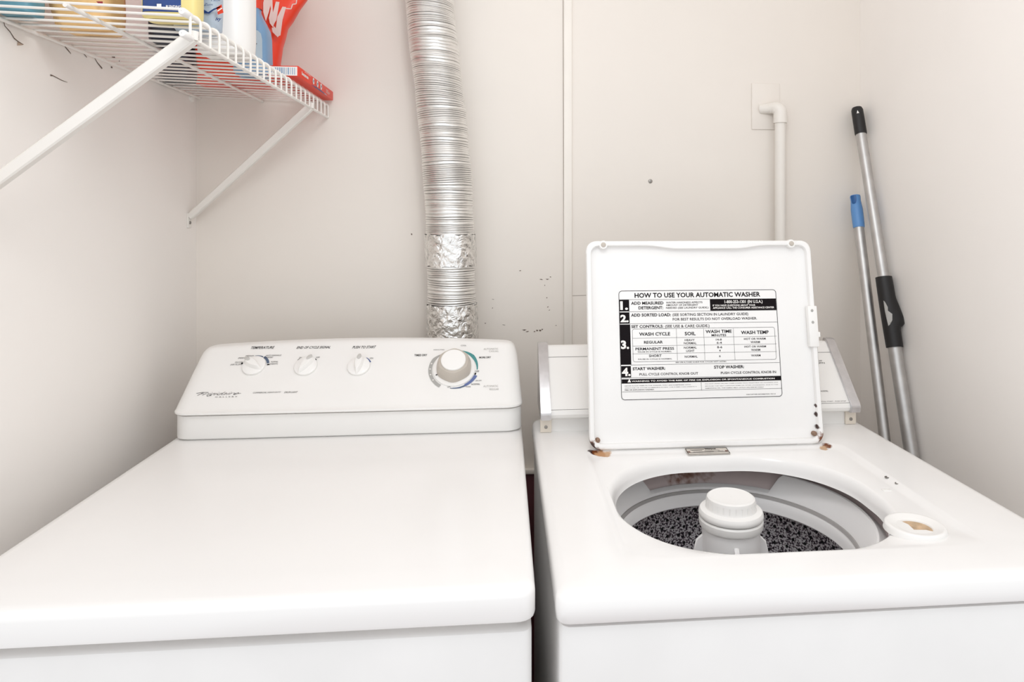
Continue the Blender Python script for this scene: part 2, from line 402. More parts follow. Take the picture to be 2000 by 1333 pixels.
# printing on the panel
PM = {k: MB() for k in ('temperature', 'signal', 'start', 'dial', 'brand', 'feature', 'temperature_title', 'signal_title', 'start_title')}
def which(x, y):
    if y > 764 and x < 600: return 'brand' if x < 480 else 'feature'
    return ('temperature' if x < 565 else 'signal' if x < 660 else 'start' if x < 760 else 'dial') + ('_title' if y < 683 and x < 760 else '')
for s, x0, x1, y0, y1, k in [
    ('TEMPERATURE', 490, 537, 677, 682.5, dict(shear=0.35, bold=0.012)), ('END OF CYCLE SIGNAL', 579, 646, 676.5, 682, dict(shear=0.35, bold=0.012)), ('PUSH TO START', 688, 735, 676, 681.5, dict(shear=0.35, bold=0.012)),
    ('MEDIUM', 480, 496, 694.5, 697, {}), ('(PERM PRESS)', 465, 494, 698.5, 701.5, {}), ('DELICATE', 459, 474.5, 707, 710, {}), ('(AIR FLUFF)', 450, 473, 711.3, 714.3, {}),
    ('ANTI-WRINKLE', 519, 550, 693.5, 696.5, {}), ('COMFORT', 516, 534, 697.5, 700.5, {}), ('NORMAL', 529, 544, 706, 709, {}), ('(HEAVY)', 527, 543, 710, 713, {}),
    ('ON', 584, 590, 698, 701, {}), ('OFF', 617, 625, 697.5, 700.5, {}), ('ON', 722, 729, 699, 702, {}),
    ('TIMED DRY', 809, 834.5, 692.5, 696.5, dict(bold=0.02)), ('MINUTES', 847, 868, 683, 685, {}), ('COOL', 900, 911, 674.5, 677, {}),
    ('AUTOMATIC', 944.5, 973, 680.5, 684.5, dict(mi=1)), ('CASUAL', 955, 974, 685.3, 688.6, dict(mi=1)), ('MORE DRY', 936, 959, 697, 700.6, dict(bold=0.02)),
    ('OFF', 928, 936, 724.5, 728, {}), ('LESS DRY', 928.5, 941, 743, 745.5, {}), ('NORMAL', 920.5, 938, 749.5, 753, {}), ('MORE', 910, 919.5, 755, 757.5, {}),
    ('OFF', 873.5, 880.5, 754, 758, {}), ('COOL DOWN', 884, 900, 757.5, 760, dict(mi=3)), ('AUTOMATIC', 944, 973, 753, 757, dict(mi=1)), ('REGULAR', 956, 974, 759, 763, dict(mi=1)),
    ('G A L L E R Y', 420, 464, 774.5, 777.5, {}), ('COMMERCIAL HEAVY DUTY', 494, 549.5, 765.5, 769.3, dict(shear=0.3)), ('DRUM LIGHT', 555, 582, 765, 768.8, dict(shear=0.3))]:
    text_px(PM[which(x0, y0)], s, DP, x0, x1, y0, y1, **k)
b = PM['brand']
text_px(b, 'Frigidaire', DP, 385, 468, 765.5, 773.5, shear=0.75, bold=-0.012)
a0, c0 = DP.px(383, 771); a1, c1 = DP.px(471, 769)
b.ribbon([DP.at(a0, c0+0.002), DP.at(a0+0.01, c0+0.004), DP.at(a0+0.022, c0+0.0035)], 0.0008, DP.n, 0.0008)
b.ribbon([DP.at(a1-0.012, c1-0.001), DP.at(a1, c1)], 0.0006, DP.n, 0.0008)
def arc(mb, pl, c, r0, r1, t0, t1, mi, lift=0.0007, n=28, r0e=None, r1e=None):
    A = []; B = []
    for i in range(n+1):
        f = i/n; t = math.radians(t0+(t1-t0)*f)
        ra = r0 + ((r0e if r0e is not None else r0)-r0)*f; rb = r1 + ((r1e if r1e is not None else r1)-r1)*f
        A.append(mb.b.verts.new(pl.at(c[0]+ra*math.cos(t), c[1]+ra*math.sin(t), lift)))
        B.append(mb.b.verts.new(pl.at(c[0]+rb*math.cos(t), c[1]+rb*math.sin(t), lift)))
    for i in range(n): mb.b.faces.new((A[i], A[i+1], B[i+1], B[i])).material_index = mi
KT = DP.px(496.5, 716); KE = DP.px(597.5, 717); KS = DP.px(701, 717); KD = DP.px(887, 721)
arc(PM['temperature'], DP, KT, 0.0235, 0.0262, 100, 62, 4); arc(PM['temperature'], DP, KT, 0.0235, 0.0285, 58, 14, 4); arc(PM['temperature'], DP, KT, 0.024, 0.029, 10, 4, 2)
arc(PM['temperature'], DP, KT, 0.0245, 0.028, 168, 160, 2)
arc(PM['signal'], DP, KE, 0.022, 0.026, 140, 128, 2); arc(PM['signal'], DP, KE, 0.0225, 0.0245, 52, 42, 2); arc(PM['signal'], DP, KE, 0.0215, 0.0228, 124, 92, 2)
arc(PM['start'], DP, KS, 0.0225, 0.0252, 62, 26, 3); arc(PM['start'], DP, KS, 0.0215, 0.0226, 122, 98, 1)
arc(PM['dial'], DP, KD, 0.0445, 0.0455, 125, 150, 1, r1e=0.0515); arc(PM['dial'], DP, KD, 0.0445, 0.0515, 150, 238, 1); arc(PM['dial'], DP, KD, 0.0425, 0.0435, 100, 160, 1)
arc(PM['dial'], DP, KD, 0.0455, 0.046, 78, 40, 5, r0e=0.0435, r1e=0.051); arc(PM['dial'], DP, KD, 0.0435, 0.051, 40, -4, 5, r0e=0.0455, r1e=0.0475)
arc(PM['dial'], DP, KD, 0.0435, 0.0465, -14, -20, 2); arc(PM['dial'], DP, KD, 0.0435, 0.0505, -21, -60, 3, r1e=0.0488); arc(PM['dial'], DP, KD, 0.045, 0.0488, -60, -97, 4, r0e=0.0455, r1e=0.0468)
for t in (164, 180, 196, 213): arc(PM['dial'], DP, (KD[0]+0.048*math.cos(math.radians(t)), KD[1]+0.048*math.sin(math.radians(t))), 0.0004, 0.0016, 0, 360, 6, lift=0.0010, n=12)
for k_, b in PM.items(): b.build({'brand': 'brand_lettering', 'feature': 'feature_lettering', 'dial': 'dial_scale'}.get(k_, k_ if k_.endswith('title') else k_+'_markings'), [M['ink2'], M['greyink'], M['ink'], M['blueink'], M['slate'], M['teal'], M['white']], panel, smooth=0)
def small_knob(c, deg):
    k = MB(); pl = Plane(DP.at(c[0], c[1], 0), DP.e1, DP.e2)
    k.lathe([(0.0215, 0.0), (0.0222, 0.002), (0.0218, 0.005), (0.0195, 0.0066), (0.010, 0.007), (0.0005, 0.0072)], pl.o, 40, frame=pl.frame, cap1=True)
    kb = k.build('selector_knob', M['knobwhite'], dr)
    t = math.radians(deg); u = pl.e1*math.cos(t)+pl.e2*math.sin(t); w = pl.n.cross(u)
    k = MB(); loops = []
    for h, sc in [(0.005, 1.12), (0.009, 1.0), (0.0135, 0.86), (0.0155, 0.72), (0.016, 0.45)]:
        L = []
        for i in range(28):
            a = 2*math.pi*i/28; ca, sa = math.cos(a), math.sin(a)
            L.append(pl.o + pl.n*h + u*(0.0205*ca*sc + 0.001) + w*((0.0082+0.0028*ca)*sa*sc))
        loops.append(L)
    k.loft(loops, 0, True, True); k.build('grip_ridge', M['knobwhite'], kb)
    k = MB(); o = pl.o + u*0.0145 + pl.n*0.0142
    tilt = (u + pl.n*(-0.25)).normalized(); nn = tilt.cross(w); nn = nn if nn.dot(pl.n) > 0 else -nn
    k.loft([[o + nn*h + tilt*(0.0072*math.cos(a)*s) + w*(0.0040*math.sin(a)*s) for a in [2*math.pi*i/24 for i in range(24)]] for h, s in [(-0.001, 1), (0.0022, 1), (0.003, 0.8)]], 0, True, True)
    k.build('pointer_inset', M['inset'], kb)
small_knob(KT, 146); small_knob(KE, 62); small_knob(KS, 88)
pl = Plane(DP.at(KD[0], KD[1], 0), DP.e1, DP.e2)
k = MB(); k.lathe([(0.0425, 0), (0.0425, 0.003), (0.0415, 0.0042), (0.036, 0.0048), (0.02, 0.005)], pl.o, 64, frame=pl.frame, cap1=True)
timer = k.build('timer_dial', M['knobwhite'], dr)
k = MB(); L = []
for r, h in [(0.0345, 0.005), (0.0345, 0.010), (0.0305, 0.0255), (0.0285, 0.028), (0.0255, 0.0285)]:
    L.append([pl.o + pl.n*h + (pl.e1*math.cos(a)+pl.e2*math.sin(a))*r*(1+0.045*abs(math.cos(3*a+math.pi/2))**3) for a in [2*math.pi*i/96 for i in range(96)]])
k.loft(L, 0, False, True); k.build('dial_grip', M['taupe'], timer, smooth=28)
k = MB(); k.lathe([(0.0246, 0.0282), (0.0246, 0.0318), (0.0232, 0.0330), (0.012, 0.0334), (0.001, 0.0335)], pl.o, 56, frame=pl.frame, cap1=True)
k.build('dial_cap', M['knobwhite'], timer)
k = MB(); a = math.radians(207); u = pl.e1*math.cos(a)+pl.e2*math.sin(a)
k.ribbon([pl.o+u*0.0335, pl.o+u*0.0395], [0.0012, 0.0022], pl.n, 0.0056); k.build('dial_pointer', M['ink'], timer, smooth=0)

# ------------------------------------------------------------------ washer
WX0, WX1, WY0, WY1 = 0.0575, 0.731, 0.752, 1.432
wa = thing('washing_machine', 'white top-loading washing machine with its lid open and tub showing', 'washing machine', ((WX0+WX1)/2, (WY0+WY1)/2, 0))
rust_top = [((0.158, 1.2145, 0.914), 0.009, RUST2), ((0.165, 1.2135, 0.914), 0.009, RUST), ((0.184, 1.2105, 0.912), 0.010, srgb(206, 170, 136)), ((0.172, 1.211, 0.912), 0.010, srgb(196, 150, 110)), ((0.594, 1.2135, 0.914), 0.010, RUST), ((0.588, 1.210, 0.912), 0.009, srgb(206, 172, 140))]
M['enamel_top'] = rust_shade_mat('white_enamel_top', srgb(247, 245, 243), rust_top, 0.22)
lid_o = Vector((0.153, 1.215, 0.9155)); lid_up = Vector((0, 0.0595, 0.374)).normalized()
LP = Plane(lid_o, (1, 0, 0), lid_up)       # the inner face of the open lid
LW, LH = 0.439, 0.380
M['enamel_lid'] = rust_shade_mat('white_enamel_lid', srgb(245, 243, 241),
    [(tuple(LP.at(-0.002, 0.008, -0.007)), 0.014, RUST), (tuple(LP.at(-0.001, 0.003, -0.006)), 0.014, RUST2), (tuple(LP.at(0.006, -0.002, -0.006)), 0.012, RUST2), (tuple(LP.at(0.015, -0.003, -0.006)), 0.009, RUST),
     (tuple(LP.at(LW+0.001, 0.008, -0.006)), 0.014, RUST), (tuple(LP.at(LW-0.004, 0.000, -0.006)), 0.009, RUST2), (tuple(LP.at(LW-0.0105, 0.03, -0.006)), 0.006, RUST2), (tuple(LP.at(LW-0.0105, 0.052, -0.006)), 0.005, RUST2), (tuple(LP.at(LW-0.0105, 0.068, -0.006)), 0.004, RUST2), (tuple(LP.at(0.012, 0.014, -0.006)), 0.006, srgb(150, 110, 84))], 0.25)
b = MB(); L = [(0.004, 0.03), (0, 0.034), (0, 0.868), (0.002, 0.874), (0.006, 0.877)]
wcx, wcy, whx, why = (WX0+WX1)/2, (WY0+WY1)/2, (WX1-WX0)/2, (WY1-WY0)/2
# open-topped cabinet shell: outside up, then down the inside
A = ang_list(64, rr_corners(wcx, wcy, whx, why), (wcx, wcy))
prof = [(0.006, 0.03), (0.004, 0.034), (0.004, 0.868), (0.006, 0.874), (0.012, 0.876), (0.014, 0.874), (0.014, 0.04)]
b.loft([[(x, y, z) for x, y in rr_loop(wcx, wcy, whx-i, why-i, 0.012, (wcx, wcy), A)] for i, z in prof], 0, True, True)
b.build('cabinet', M['enamel_side'], wa)
for sx in (WX0+0.05, WX1-0.05):
    for sy in (WY0+0.06, WY1-0.06):
        b = MB(); b.lathe([(0.018, 0), (0.02, 0.004), (0.02, 0.012), (0.009, 0.014), (0.009, 0.035)], (sx, sy, 0), 20, cap0=True, cap1=True)
        b.build('foot', M['blackrub'], wa)
oc = (0.368, 1.012)
A = ang_list(200, rr_corners(wcx, wcy, whx, why), oc, 12, 0.06)
OP = (0.3675, 1.0135, 0.2065, 0.181, 0.165)
def opl(i): return (OP[0], OP[1], OP[2]-i, OP[3]-i, OP[4]-i*0.8)
wel = lambda i: (0.385, 1.0165, 0.237-i, 0.2055-i, 0.03)
rows = [((wcx, wcy, whx-0.010, why-0.010, 0.012), 0.879), ((wcx, wcy, whx-0.002, why-0.002, 0.014), 0.8795), ((wcx, wcy, whx-0.0006, why-0.0006, 0.015), 0.882), ((wcx, wcy, whx, why, 0.016), 0.892), ((wcx, wcy, whx-0.0006, why-0.0006, 0.016), 0.9045),
        ((wcx, wcy, whx-0.003, why-0.003, 0.016), 0.9095), ((wcx, wcy, whx-0.008, why-0.008, 0.015), 0.9128), ((wcx, wcy, whx-0.016, why-0.016, 0.014), 0.914),
        (wel(-0.004), 0.9143), (wel(0), 0.9135), (wel(0.005), 0.9102), (wel(0.010), 0.9082), (wel(0.014), 0.9076)]
rows += [(opl(-0.002), 0.9068), (opl(0.001), 0.9055), (opl(0.004), 0.902), (opl(0.0065), 0.897), (opl(0.0085), 0.890), (opl(0.0095), 0.884), (opl(0.0105), 0.8815), (opl(0.008), 0.8805), (opl(0.0), 0.8835)]
def well_z(k, y, z):
    f = min(max((0.885-y)/0.06, 0), 1); f = f*f*(3-2*f)
    return z + ((0.9138-z)*f if 8 <= k <= 12 else (0.0018*f if k > 12 else 0))
b = MB(); b.loft([[(x, y, well_z(k, y, z)) for x, y in rr_loop(*p, oc, A)] for k, (p, z) in enumerate(rows)])
top = b.build('top_panel', M['enamel_top'], wa, smooth=50)
# two screw holes and a small latch slot in the right margin of the lid well
for (x, y) in ((0.6195, 1.056), (0.6215, 1.030)):
    b = MB(); b.lathe([(0.0042, 0), (0.0040, 0.0008), (0.0024, 0.0009), (0.0022, 0.0004), (0.0003, 0.0004)], (x, y, 0.9118), 18); b.build('screw_hole', M['steel'], top)
b = MB(); b.box(0.588, 0.602, 1.012, 1.020, 0.9065, 0.9088, 0.001); b.build('latch_tab', M['plastic'], top)
# rating tag behind the opening
b = MB(); TP = Plane((0.328, 1.1955, 0.9083), (1, 0, 0), (0, 1, 0.12))
b.prism([TP.at(0, 0), TP.at(0.078, 0), TP.at(0.078, 0.024), TP.at(0, 0.024)], TP.n*0.0012)
tg = b.build('rating_tag', M['tag'], wa, smooth=0)
b = MB(); text(b, 'Whirlpool', TP, 0.036, 0.056, 0.0175, 0.0215, mi=0, bold=0.03, lift=0.0016)
for (x0, x1, y) in [(0.008, 0.034, 0.0175), (0.010, 0.03, 0.0145), (0.034, 0.062, 0.0135), (0.012, 0.05, 0.009), (0.058, 0.068, 0.0105)]:
    b.ribbon([TP.at(x0, y), TP.at(x1, y)], 0.0009, TP.n, 0.0016, 1)
for p, q in [((0.001, 0.001), (0.077, 0.001)), ((0.077, 0.001), (0.077, 0.023)), ((0.001, 0.001), (0.001, 0.023)), ((0.001, 0.0232), (0.077, 0.0232)), ((0.003, 0.007), (0.075, 0.007))]:
    b.ribbon([TP.at(*p), TP.at(*q)], 0.0011, TP.n, 0.0016, 1)
for x in (0.0015, 0.071): b.ribbon([TP.at(x, 0.0095), TP.at(x+0.005, 0.0095)], 0.006, TP.n, 0.0017, 2)
b.build('tag_print', [M['ink'], M['ink2'], mat('tag_brown', srgb(124, 96, 86), 0.5)], tg, smooth=0)
# bleach cup, right front of the opening
bc = Vector((0.556, 0.880, 0.9135))
b = MB(); b.lathe([(0.0400, -0.0060), (0.0385, 0.0006), (0.038, 0.0018), (0.0365, 0.0034), (0.0345, 0.0036), (0.0325, 0.0030), (0.027, 0.0014), (0.0225, 0.0002), (0.0215, -0.0006), (0.0212, -0.0030)], bc, 56)
cup = b.build('bleach_cup', M['plastic'], wa, smooth=60)
b = MB(); b.lathe([(0.0213, -0.0022), (0.012, -0.0034), (0.0005, -0.0036)], bc, 32); b.build('stained_cup_floor', M['cupstain'], cup)
b = MB(); P = []
for i in range(17):
    a = math.radians(120+190*i/16); P.append(bc+Vector((0.0230*math.cos(a), 0.0230*math.sin(a), 0.0003)))
P += [bc+Vector((0.008, -0.012, 0.0003)), bc+Vector((-0.008, -0.010, 0.0003)), bc+Vector((-0.006, 0.006, 0.0003))]
b.prism(P, (0, 0, -0.0016)); b.build('cup_lip', M['plastic'], cup)

M['gap_shade'] = rust_shade_mat('gap_shade_mauve', srgb(222, 206, 204), [((0.345, 1.300, 0.872), 0.060, srgb(176, 146, 136)), ((0.335, 1.302, 0.874), 0.046, srgb(132, 92, 78)), ((0.330, 1.303, 0.876), 0.030, srgb(98, 62, 50))], 0.4)  # brown spots paint the shade in the rear notch onto the ring
# tub, balance ring, basket, agitator
TC = Vector((0.365, 1.06, 0)); NA = 180
def ring(profile_at, n=NA):
    return [[TC + Vector((math.cos(2*math.pi*i/n)*r, math.sin(2*math.pi*i/n)*r, z)) for i in range(n) for r, z in [profile_at(360*i/n)[k]]] for k in range(len(profile_at(0)))]
def cover(deg):
    q = min(max((deg-47)/5, 0), 1)*min(max((125-deg)/5, 0), 1)
    top = 0.862 - 0.029*q; ro = 0.211 - 0.013*q
    return [(0.262, 0.830), (0.262, 0.838), (ro+0.012, top-0.010), (ro+0.003, top-0.0015), (ro, top), (ro-0.003, top-0.001), (0.1895, 0.829), (0.1885, 0.825), (0.191, 0.822)]
b = MB(); b.loft(ring(cover)); b.build('tub_cover', M['tubplastic'], wa, smooth=40)
b = MB(); b.lathe([(0.205, 0.822), (0.206, 0.830), (0.216, 0.843), (0.232, 0.857), (0.262, 0.876), (0.266, 0.880)], TC, 140); b.build('gap_fill_ring', M['gap_shade'], wa)  # mauve ring added to catch light in the gap around the tub cover
b = MB(); b.lathe([(0.290, 0.872), (0.292, 0.86), (0.288, 0.836), (0.276, 0.832), (0.276, 0.42), (0.0, 0.40)], TC, 120); b.build('outer_tub', M['tubdark'], wa)
b = MB(); b.lathe([(0.198, 0.818), (0.1915, 0.8245), (0.1865, 0.8245), (0.184, 0.820)], TC, 140); b.build('tub_seal', M['seal'], wa)
b = MB(); b.lathe([(0.225, 0.822), (0.192, 0.8215), (0.1855, 0.8205), (0.1825, 0.816), (0.1805, 0.806), (0.179, 0.799), (0.182, 0.796), (0.225, 0.796)], TC, 140); b.build('balance_ring', M['tubplastic'], wa)
b = MB(); b.lathe([(0.232, 0.800), (0.236, 0.79), (0.236, 0.46), (0.222, 0.44), (0.06, 0.455), (0.05, 0.47)], TC, 120)
bk = b.build('wash_basket', M['speck'], wa)
b = MB()
for row in range(8):
    z = 0.782-0.0155*row
    for i in range(64):
        a = math.radians(2+i*5.6+(2.8 if row % 2 else 0)); d = Vector((math.cos(a), math.sin(a), 0)); w = Vector((-math.sin(a), math.cos(a), 0))
        c = TC + d*0.2352 + Vector((0, 0, z))
        b.face([c + w*0.0030*math.cos(t) + Vector((0, 0, 0.0030*math.sin(t))) for t in [2*math.pi*k/10 for k in range(10)]])
h = b.build('drain_holes', M['hole'], bk, smooth=0); h['kind'] = 'stuff'
AC = Vector((0.361, 1.062, 0))
b = MB(); b.lathe([(0.040, 0.842), (0.0455, 0.838), (0.0455, 0.80), (0.047, 0.72), (0.055, 0.62), (0.085, 0.52), (0.13, 0.475), (0.14, 0.462)], AC, 64)
for deg in (-8, 88, 172, 262):
    a = math.radians(deg); d = Vector((math.cos(a), math.sin(a), 0)); w = Vector((-d.y, d.x, 0))
    L = []
    for z, r0, r1 in [(0.826, 0.040, 0.047), (0.818, 0.04, 0.0555), (0.80, 0.04, 0.0595), (0.775, 0.04, 0.0595), (0.755, 0.04, 0.056), (0.70, 0.04, 0.060), (0.60, 0.045, 0.08), (0.50, 0.08, 0.13)]:
        t = 0.0035
        L.append([AC+d*r0+w*t+Vector((0, 0, z)), AC+d*(r1-0.002)+w*t+Vector((0, 0, z)), AC+d*r1+Vector((0, 0, z)), AC+d*(r1-0.002)-w*t+Vector((0, 0, z)), AC+d*r0-w*t+Vector((0, 0, z))])
    b.loft(L, 0, True, True)
ag = b.build('agitator', M['tubplastic'], wa)
b = MB()
for deg in (235, 285):
    a = math.radians(deg); d = Vector((math.cos(a), math.sin(a), 0)); w = Vector((-d.y, d.x, 0))
    b.prism([AC+d*0.0445+w*0.001+Vector((0, 0, 0.795)), AC+d*0.0445-w*0.001+Vector((0, 0, 0.795)), AC+d*0.0445-w*0.004+Vector((0, 0, 0.70)), AC+d*0.0445+w*0.004+Vector((0, 0, 0.70))], d*0.006)
b.build('agitator_rib', M['tubplastic'], ag)
b = MB(); b.lathe([(0.043, 0.8405), (0.0495, 0.8425), (0.0505, 0.846), (0.0505, 0.853), (0.0485, 0.8555), (0.044, 0.856)], AC, 64); b.build('agitator_collar', M['plastic'], ag)
b = MB(); b.lathe([(0.044, 0.857), (0.050, 0.8578), (0.0510, 0.860), (0.0505, 0.8645), (0.0485, 0.868), (0.0405, 0.8705), (0.0395, 0.8725), (0.0388, 0.882), (0.0375, 0.8865), (0.0345, 0.8885), (0.0335, 0.8880), (0.030, 0.8875), (0.010, 0.8872), (0.0005, 0.8872)], AC, 72)
for i in range(26):
    a = 2*math.pi*i/26; c = AC + Vector((math.cos(a)*0.0392, math.sin(a)*0.0392, 0.8775))
    if math.sin(a) < 0.4: b.lathe([(0.0005, -0.005), (0.0005, 0.005)], c, 6)
b.build('agitator_cap', M['plastic'], ag)

# open lid
def lid_loop(ins, h, r, dip=0.0):
    A2 = LA; out = []
    for x, y in rr_loop(LW/2, LH/2, LW/2-ins, LH/2-ins, r, (LW/2, LH/2), A2):
        if dip and y > LH*0.7:
            u = x/LW; s = min(max((u-0.26)/0.14, 0), 1)*min(max((0.80-u)/0.14, 0), 1); s = s*s*(3-2*s)
            y -= dip*s*min((y-LH*0.7)/(LH*0.2), 1)
        out.append(LP.at(x, y, h))
    return out
LA = ang_list(120, rr_corners(LW/2, LH/2, LW/2, LH/2), (LW/2, LH/2), 16, 0.1)
b = MB(); b.loft([lid_loop(0.03, -0.016, 0.02), lid_loop(0.006, -0.016, 0.02), lid_loop(0.0015, -0.013, 0.02), lid_loop(0, -0.008, 0.02), lid_loop(0.0003, -0.002, 0.02), lid_loop(0.002, 0.0, 0.02), lid_loop(0.006, 0.0003, 0.018), lid_loop(0.0088, -0.0006, 0.016, 0.006), lid_loop(0.0098, -0.003, 0.015, 0.0065), lid_loop(0.0102, -0.009, 0.015, 0.0065), lid_loop(0.0125, -0.0105, 0.014, 0.0065), lid_loop(0.03, -0.0105, 0.012, 0.0065)], 0, True, True)
lid = b.build('lid', M['enamel_lid'], wa, smooth=45)
for px, py in ((1178.5, 478.5), (1545.5, 476)):
    a, c = LP.px(px, py); q = Plane(LP.at(a, c, 0), LP.e1, LP.e2)
    b = MB(); b.lathe([(0.0085, -0.0102), (0.0085, -0.002), (0.0075, 0.0004), (0.0055, 0.0006)], q.o, 24, frame=q.frame, cap1=True); bp = b.build('bumper_boss', M['plastic'], lid)
    b = MB(); b.lathe([(0.0048, 0.0005), (0.0044, 0.0022), (0.003, 0.003), (0.0003, 0.0031)], q.o, 20, frame=q.frame); b.build('rubber_bumper', M['taupe'], bp)
sx, sy0 = LP.px(1583.5, 678); _, sy1 = LP.px(1578, 598)
b = MB(); mt = Matrix((( *LP.e1, 0), (*LP.e2, 0), (*LP.n, 0), (0, 0, 0, 1))).transposed(); mt.translation = LP.o
b.box(LW-0.0165, LW+0.0015, sy0, sy1, -0.009, 0.0035, 0.0015, mtx=mt)
b.box(LW-0.001, LW+0.0055, sy0+0.018, sy0+0.028, -0.006, 0.002, 0.0012, mtx=mt)
st = b.build('lid_strike', M['plastic'], lid)
b = MB()
for d in (0.052, 0.074): b.lathe([(0.0028, 0.0034), (0.0024, 0.0042), (0.0003, 0.0042)], LP.at(LW-0.0085, sy0+d-0.006, 0), 14, frame=LP.frame)
b.build('strike_screw', M['greyink'], st)
for a, c in ((0.0155, 0.0165), (LW-0.0165, 0.0175)):
    b = MB(); b.lathe([(0.0045, -0.0105), (0.0045, -0.004), (0.0025, -0.002), (0.0004, -0.002)], LP.at(a, c, 0), 16, frame=LP.frame)
    b.build('rusty_hinge_pin', mat('rusted_pin', srgb(150, 120, 100), 0.6, var=0.4, scale=300), lid)
for a0 in (0.02, LW-0.05):
    b = MB(); b.tube([LP.at(a0, -0.001, -0.011), LP.at(a0+0.03, -0.001, -0.011)], 0.0045, 14); b.build('hinge', M['enamel_side'], lid)

# instruction label on the inside of the lid
q = Plane(LP.at(0, 0, -0.0105), LP.e1, LP.e2)
(la, lb), (ra, rb_), (ba, bb) = q.px(1208.5, 568), q.px(1515, 567), q.px(1214, 780)
lx0 = (la+ba)/2; lx1 = q.px(1521, 672)[0]; ly1 = (lb+rb_)/2; ly0 = (bb+q.px(1528, 776)[1])/2
def zl(zx, zy):
    L = 50+32*(zy-45)/1260; R = 1868+77*(zy-38)/1240; u = (zx-L)/(R-L)
    t = 45-7*u; bt = 1305-27*u; v = (zy-t)/(bt-t)
    return lx0+(lx1-lx0)*u, ly1+(ly0-ly1)*v
def rr_pts(x0, x1, y0, y1, r, n=7):
    P = []
    for cx, cy, s in ((x1-r, y1-r, 0), (x0+r, y1-r, 1), (x0+r, y0+r, 2), (x1-r, y0+r, 3)):
        for i in range(n+1):
            a = math.pi/2*(s+i/n); P.append((cx+r*math.cos(a), cy+r*math.sin(a)))
    return P
b = MB(); b.prism([q.at(x, y, 0) for x, y in rr_pts(lx0, lx1, ly0, ly1, 0.006)], q.n*0.0005)
plate = b.build('instruction_label', M['paper'], lid, smooth=0)
b = MB(); LT = 0.0009
def zrect(x0, y0, x1, y1, mi=0, lift=LT):
    c = [zl(x0, y1), zl(x1, y1), zl(x1, y0), zl(x0, y0)]
    xa, xb = (c[0][0]+c[3][0])/2, (c[1][0]+c[2][0])/2; ya, yb = (c[0][1]+c[1][1])/2, (c[2][1]+c[3][1])/2
    b.face([q.at(x, y, lift) for x, y in ((xa, ya), (xb, ya), (xb, yb), (xa, yb))], mi)
def zline(x0, y0, x1, y1, w=0.0005):
    b.ribbon([q.at(*zl(x0, y0)), q.at(*zl(x1, y1))], w, q.n, LT)
def zborder(pts, w):
    pts = pts+[pts[0], pts[1]]; b.ribbon([q.at(*p) for p in pts], w, q.n, LT)
def zt(s, x0, x1, y0, y1, mi=0, bold=0.0, lift=LT):
    bold += 0.012 if mi != 1 else 0.0
    ax, ay = zl(x0, y1); bx, by = zl(x1, y0); text(b, s, q, ax, bx, ay, by, mi=mi, bold=bold, lift=lift)
zborder(rr_pts(lx0, lx1, ly0, ly1, 0.006), 0.0009)
zt('HOW TO USE YOUR AUTOMATIC WASHER', 230, 1685, 66, 124, bold=0.012)
zline(52, 148, 1872, 146); zline(165, 290, 1878, 281); zline(62, 432, 1888, 420); zline(185, 908, 1915, 892); zline(80, 1056, 1928, 1046)
for x0, y0, x1, y1 in ((57, 150, 168, 286), (60, 297, 172, 427), (64, 440, 185, 905), (78, 920, 188, 1050)): zrect(x0, y0, x1, y1)
for s, x0, x1, y0, y1 in (('1.', 66, 152, 172, 262), ('2.', 68, 160, 330, 408), ('3.', 75, 165, 630, 718), ('4.', 85, 182, 945, 1030)): zt(s, x0, x1, y0, y1, 1, 0.045, LT+0.0004)
zt('ADD MEASURED', 190, 560, 172, 207, bold=0.012); zt('DETERGENT:', 275, 556, 227, 262, bold=0.012)
zt('WATER HARDNESS AFFECTS', 590, 1010, 173, 195, 2); zt('AMOUNT OF DETERGENT', 590, 960, 203, 225, 2); zt('NEEDED (SEE LAUNDRY GUIDE.)', 590, 1080, 235, 257, 2)
zrect(1100, 145, 1875, 280)
zt('1-800-253-1301 (IN U.S.A.)', 1268, 1712, 160, 196, 1, 0.02, LT+0.0004)
zt('IF YOU HAVE QUESTIONS ABOUT YOUR', 1130, 1628, 210, 232, 1, 0.02, LT+0.0004); zt('APPLIANCE CALL THE CONSUMER ASSISTANCE CENTER', 1132, 1850, 238, 262, 1, 0.02, LT+0.0004)
zt('ADD SORTED LOAD:', 190, 645, 311, 347, bold=0.012); zt('(SEE SORTING SECTION IN LAUNDRY GUIDE)', 665, 1545, 308, 343, 2); zt('FOR BEST RESULTS DO NOT OVERLOAD WASHER.', 668, 1648, 361, 396, 2)
zt('SET CONTROLS:', 193, 558, 446, 480, bold=0.012); zt('(SEE USE & CARE GUIDE.)', 580, 1092, 444, 478, 2)
tx0, ty1 = zl(203, 493); tx1, ty0 = zl(1878, 855)
zborder(rr_pts(tx0, tx1, ty0, ty1, 0.004), 0.0005)
for x0, x1 in ((708, 722), (1024, 1040), (1370, 1390)): zline(x0, 492, x1, 858, 0.0004)
for y in (600, 690, 781): zline(206, y, 1880, y-14 if y < 700 else y-16, 0.0004)
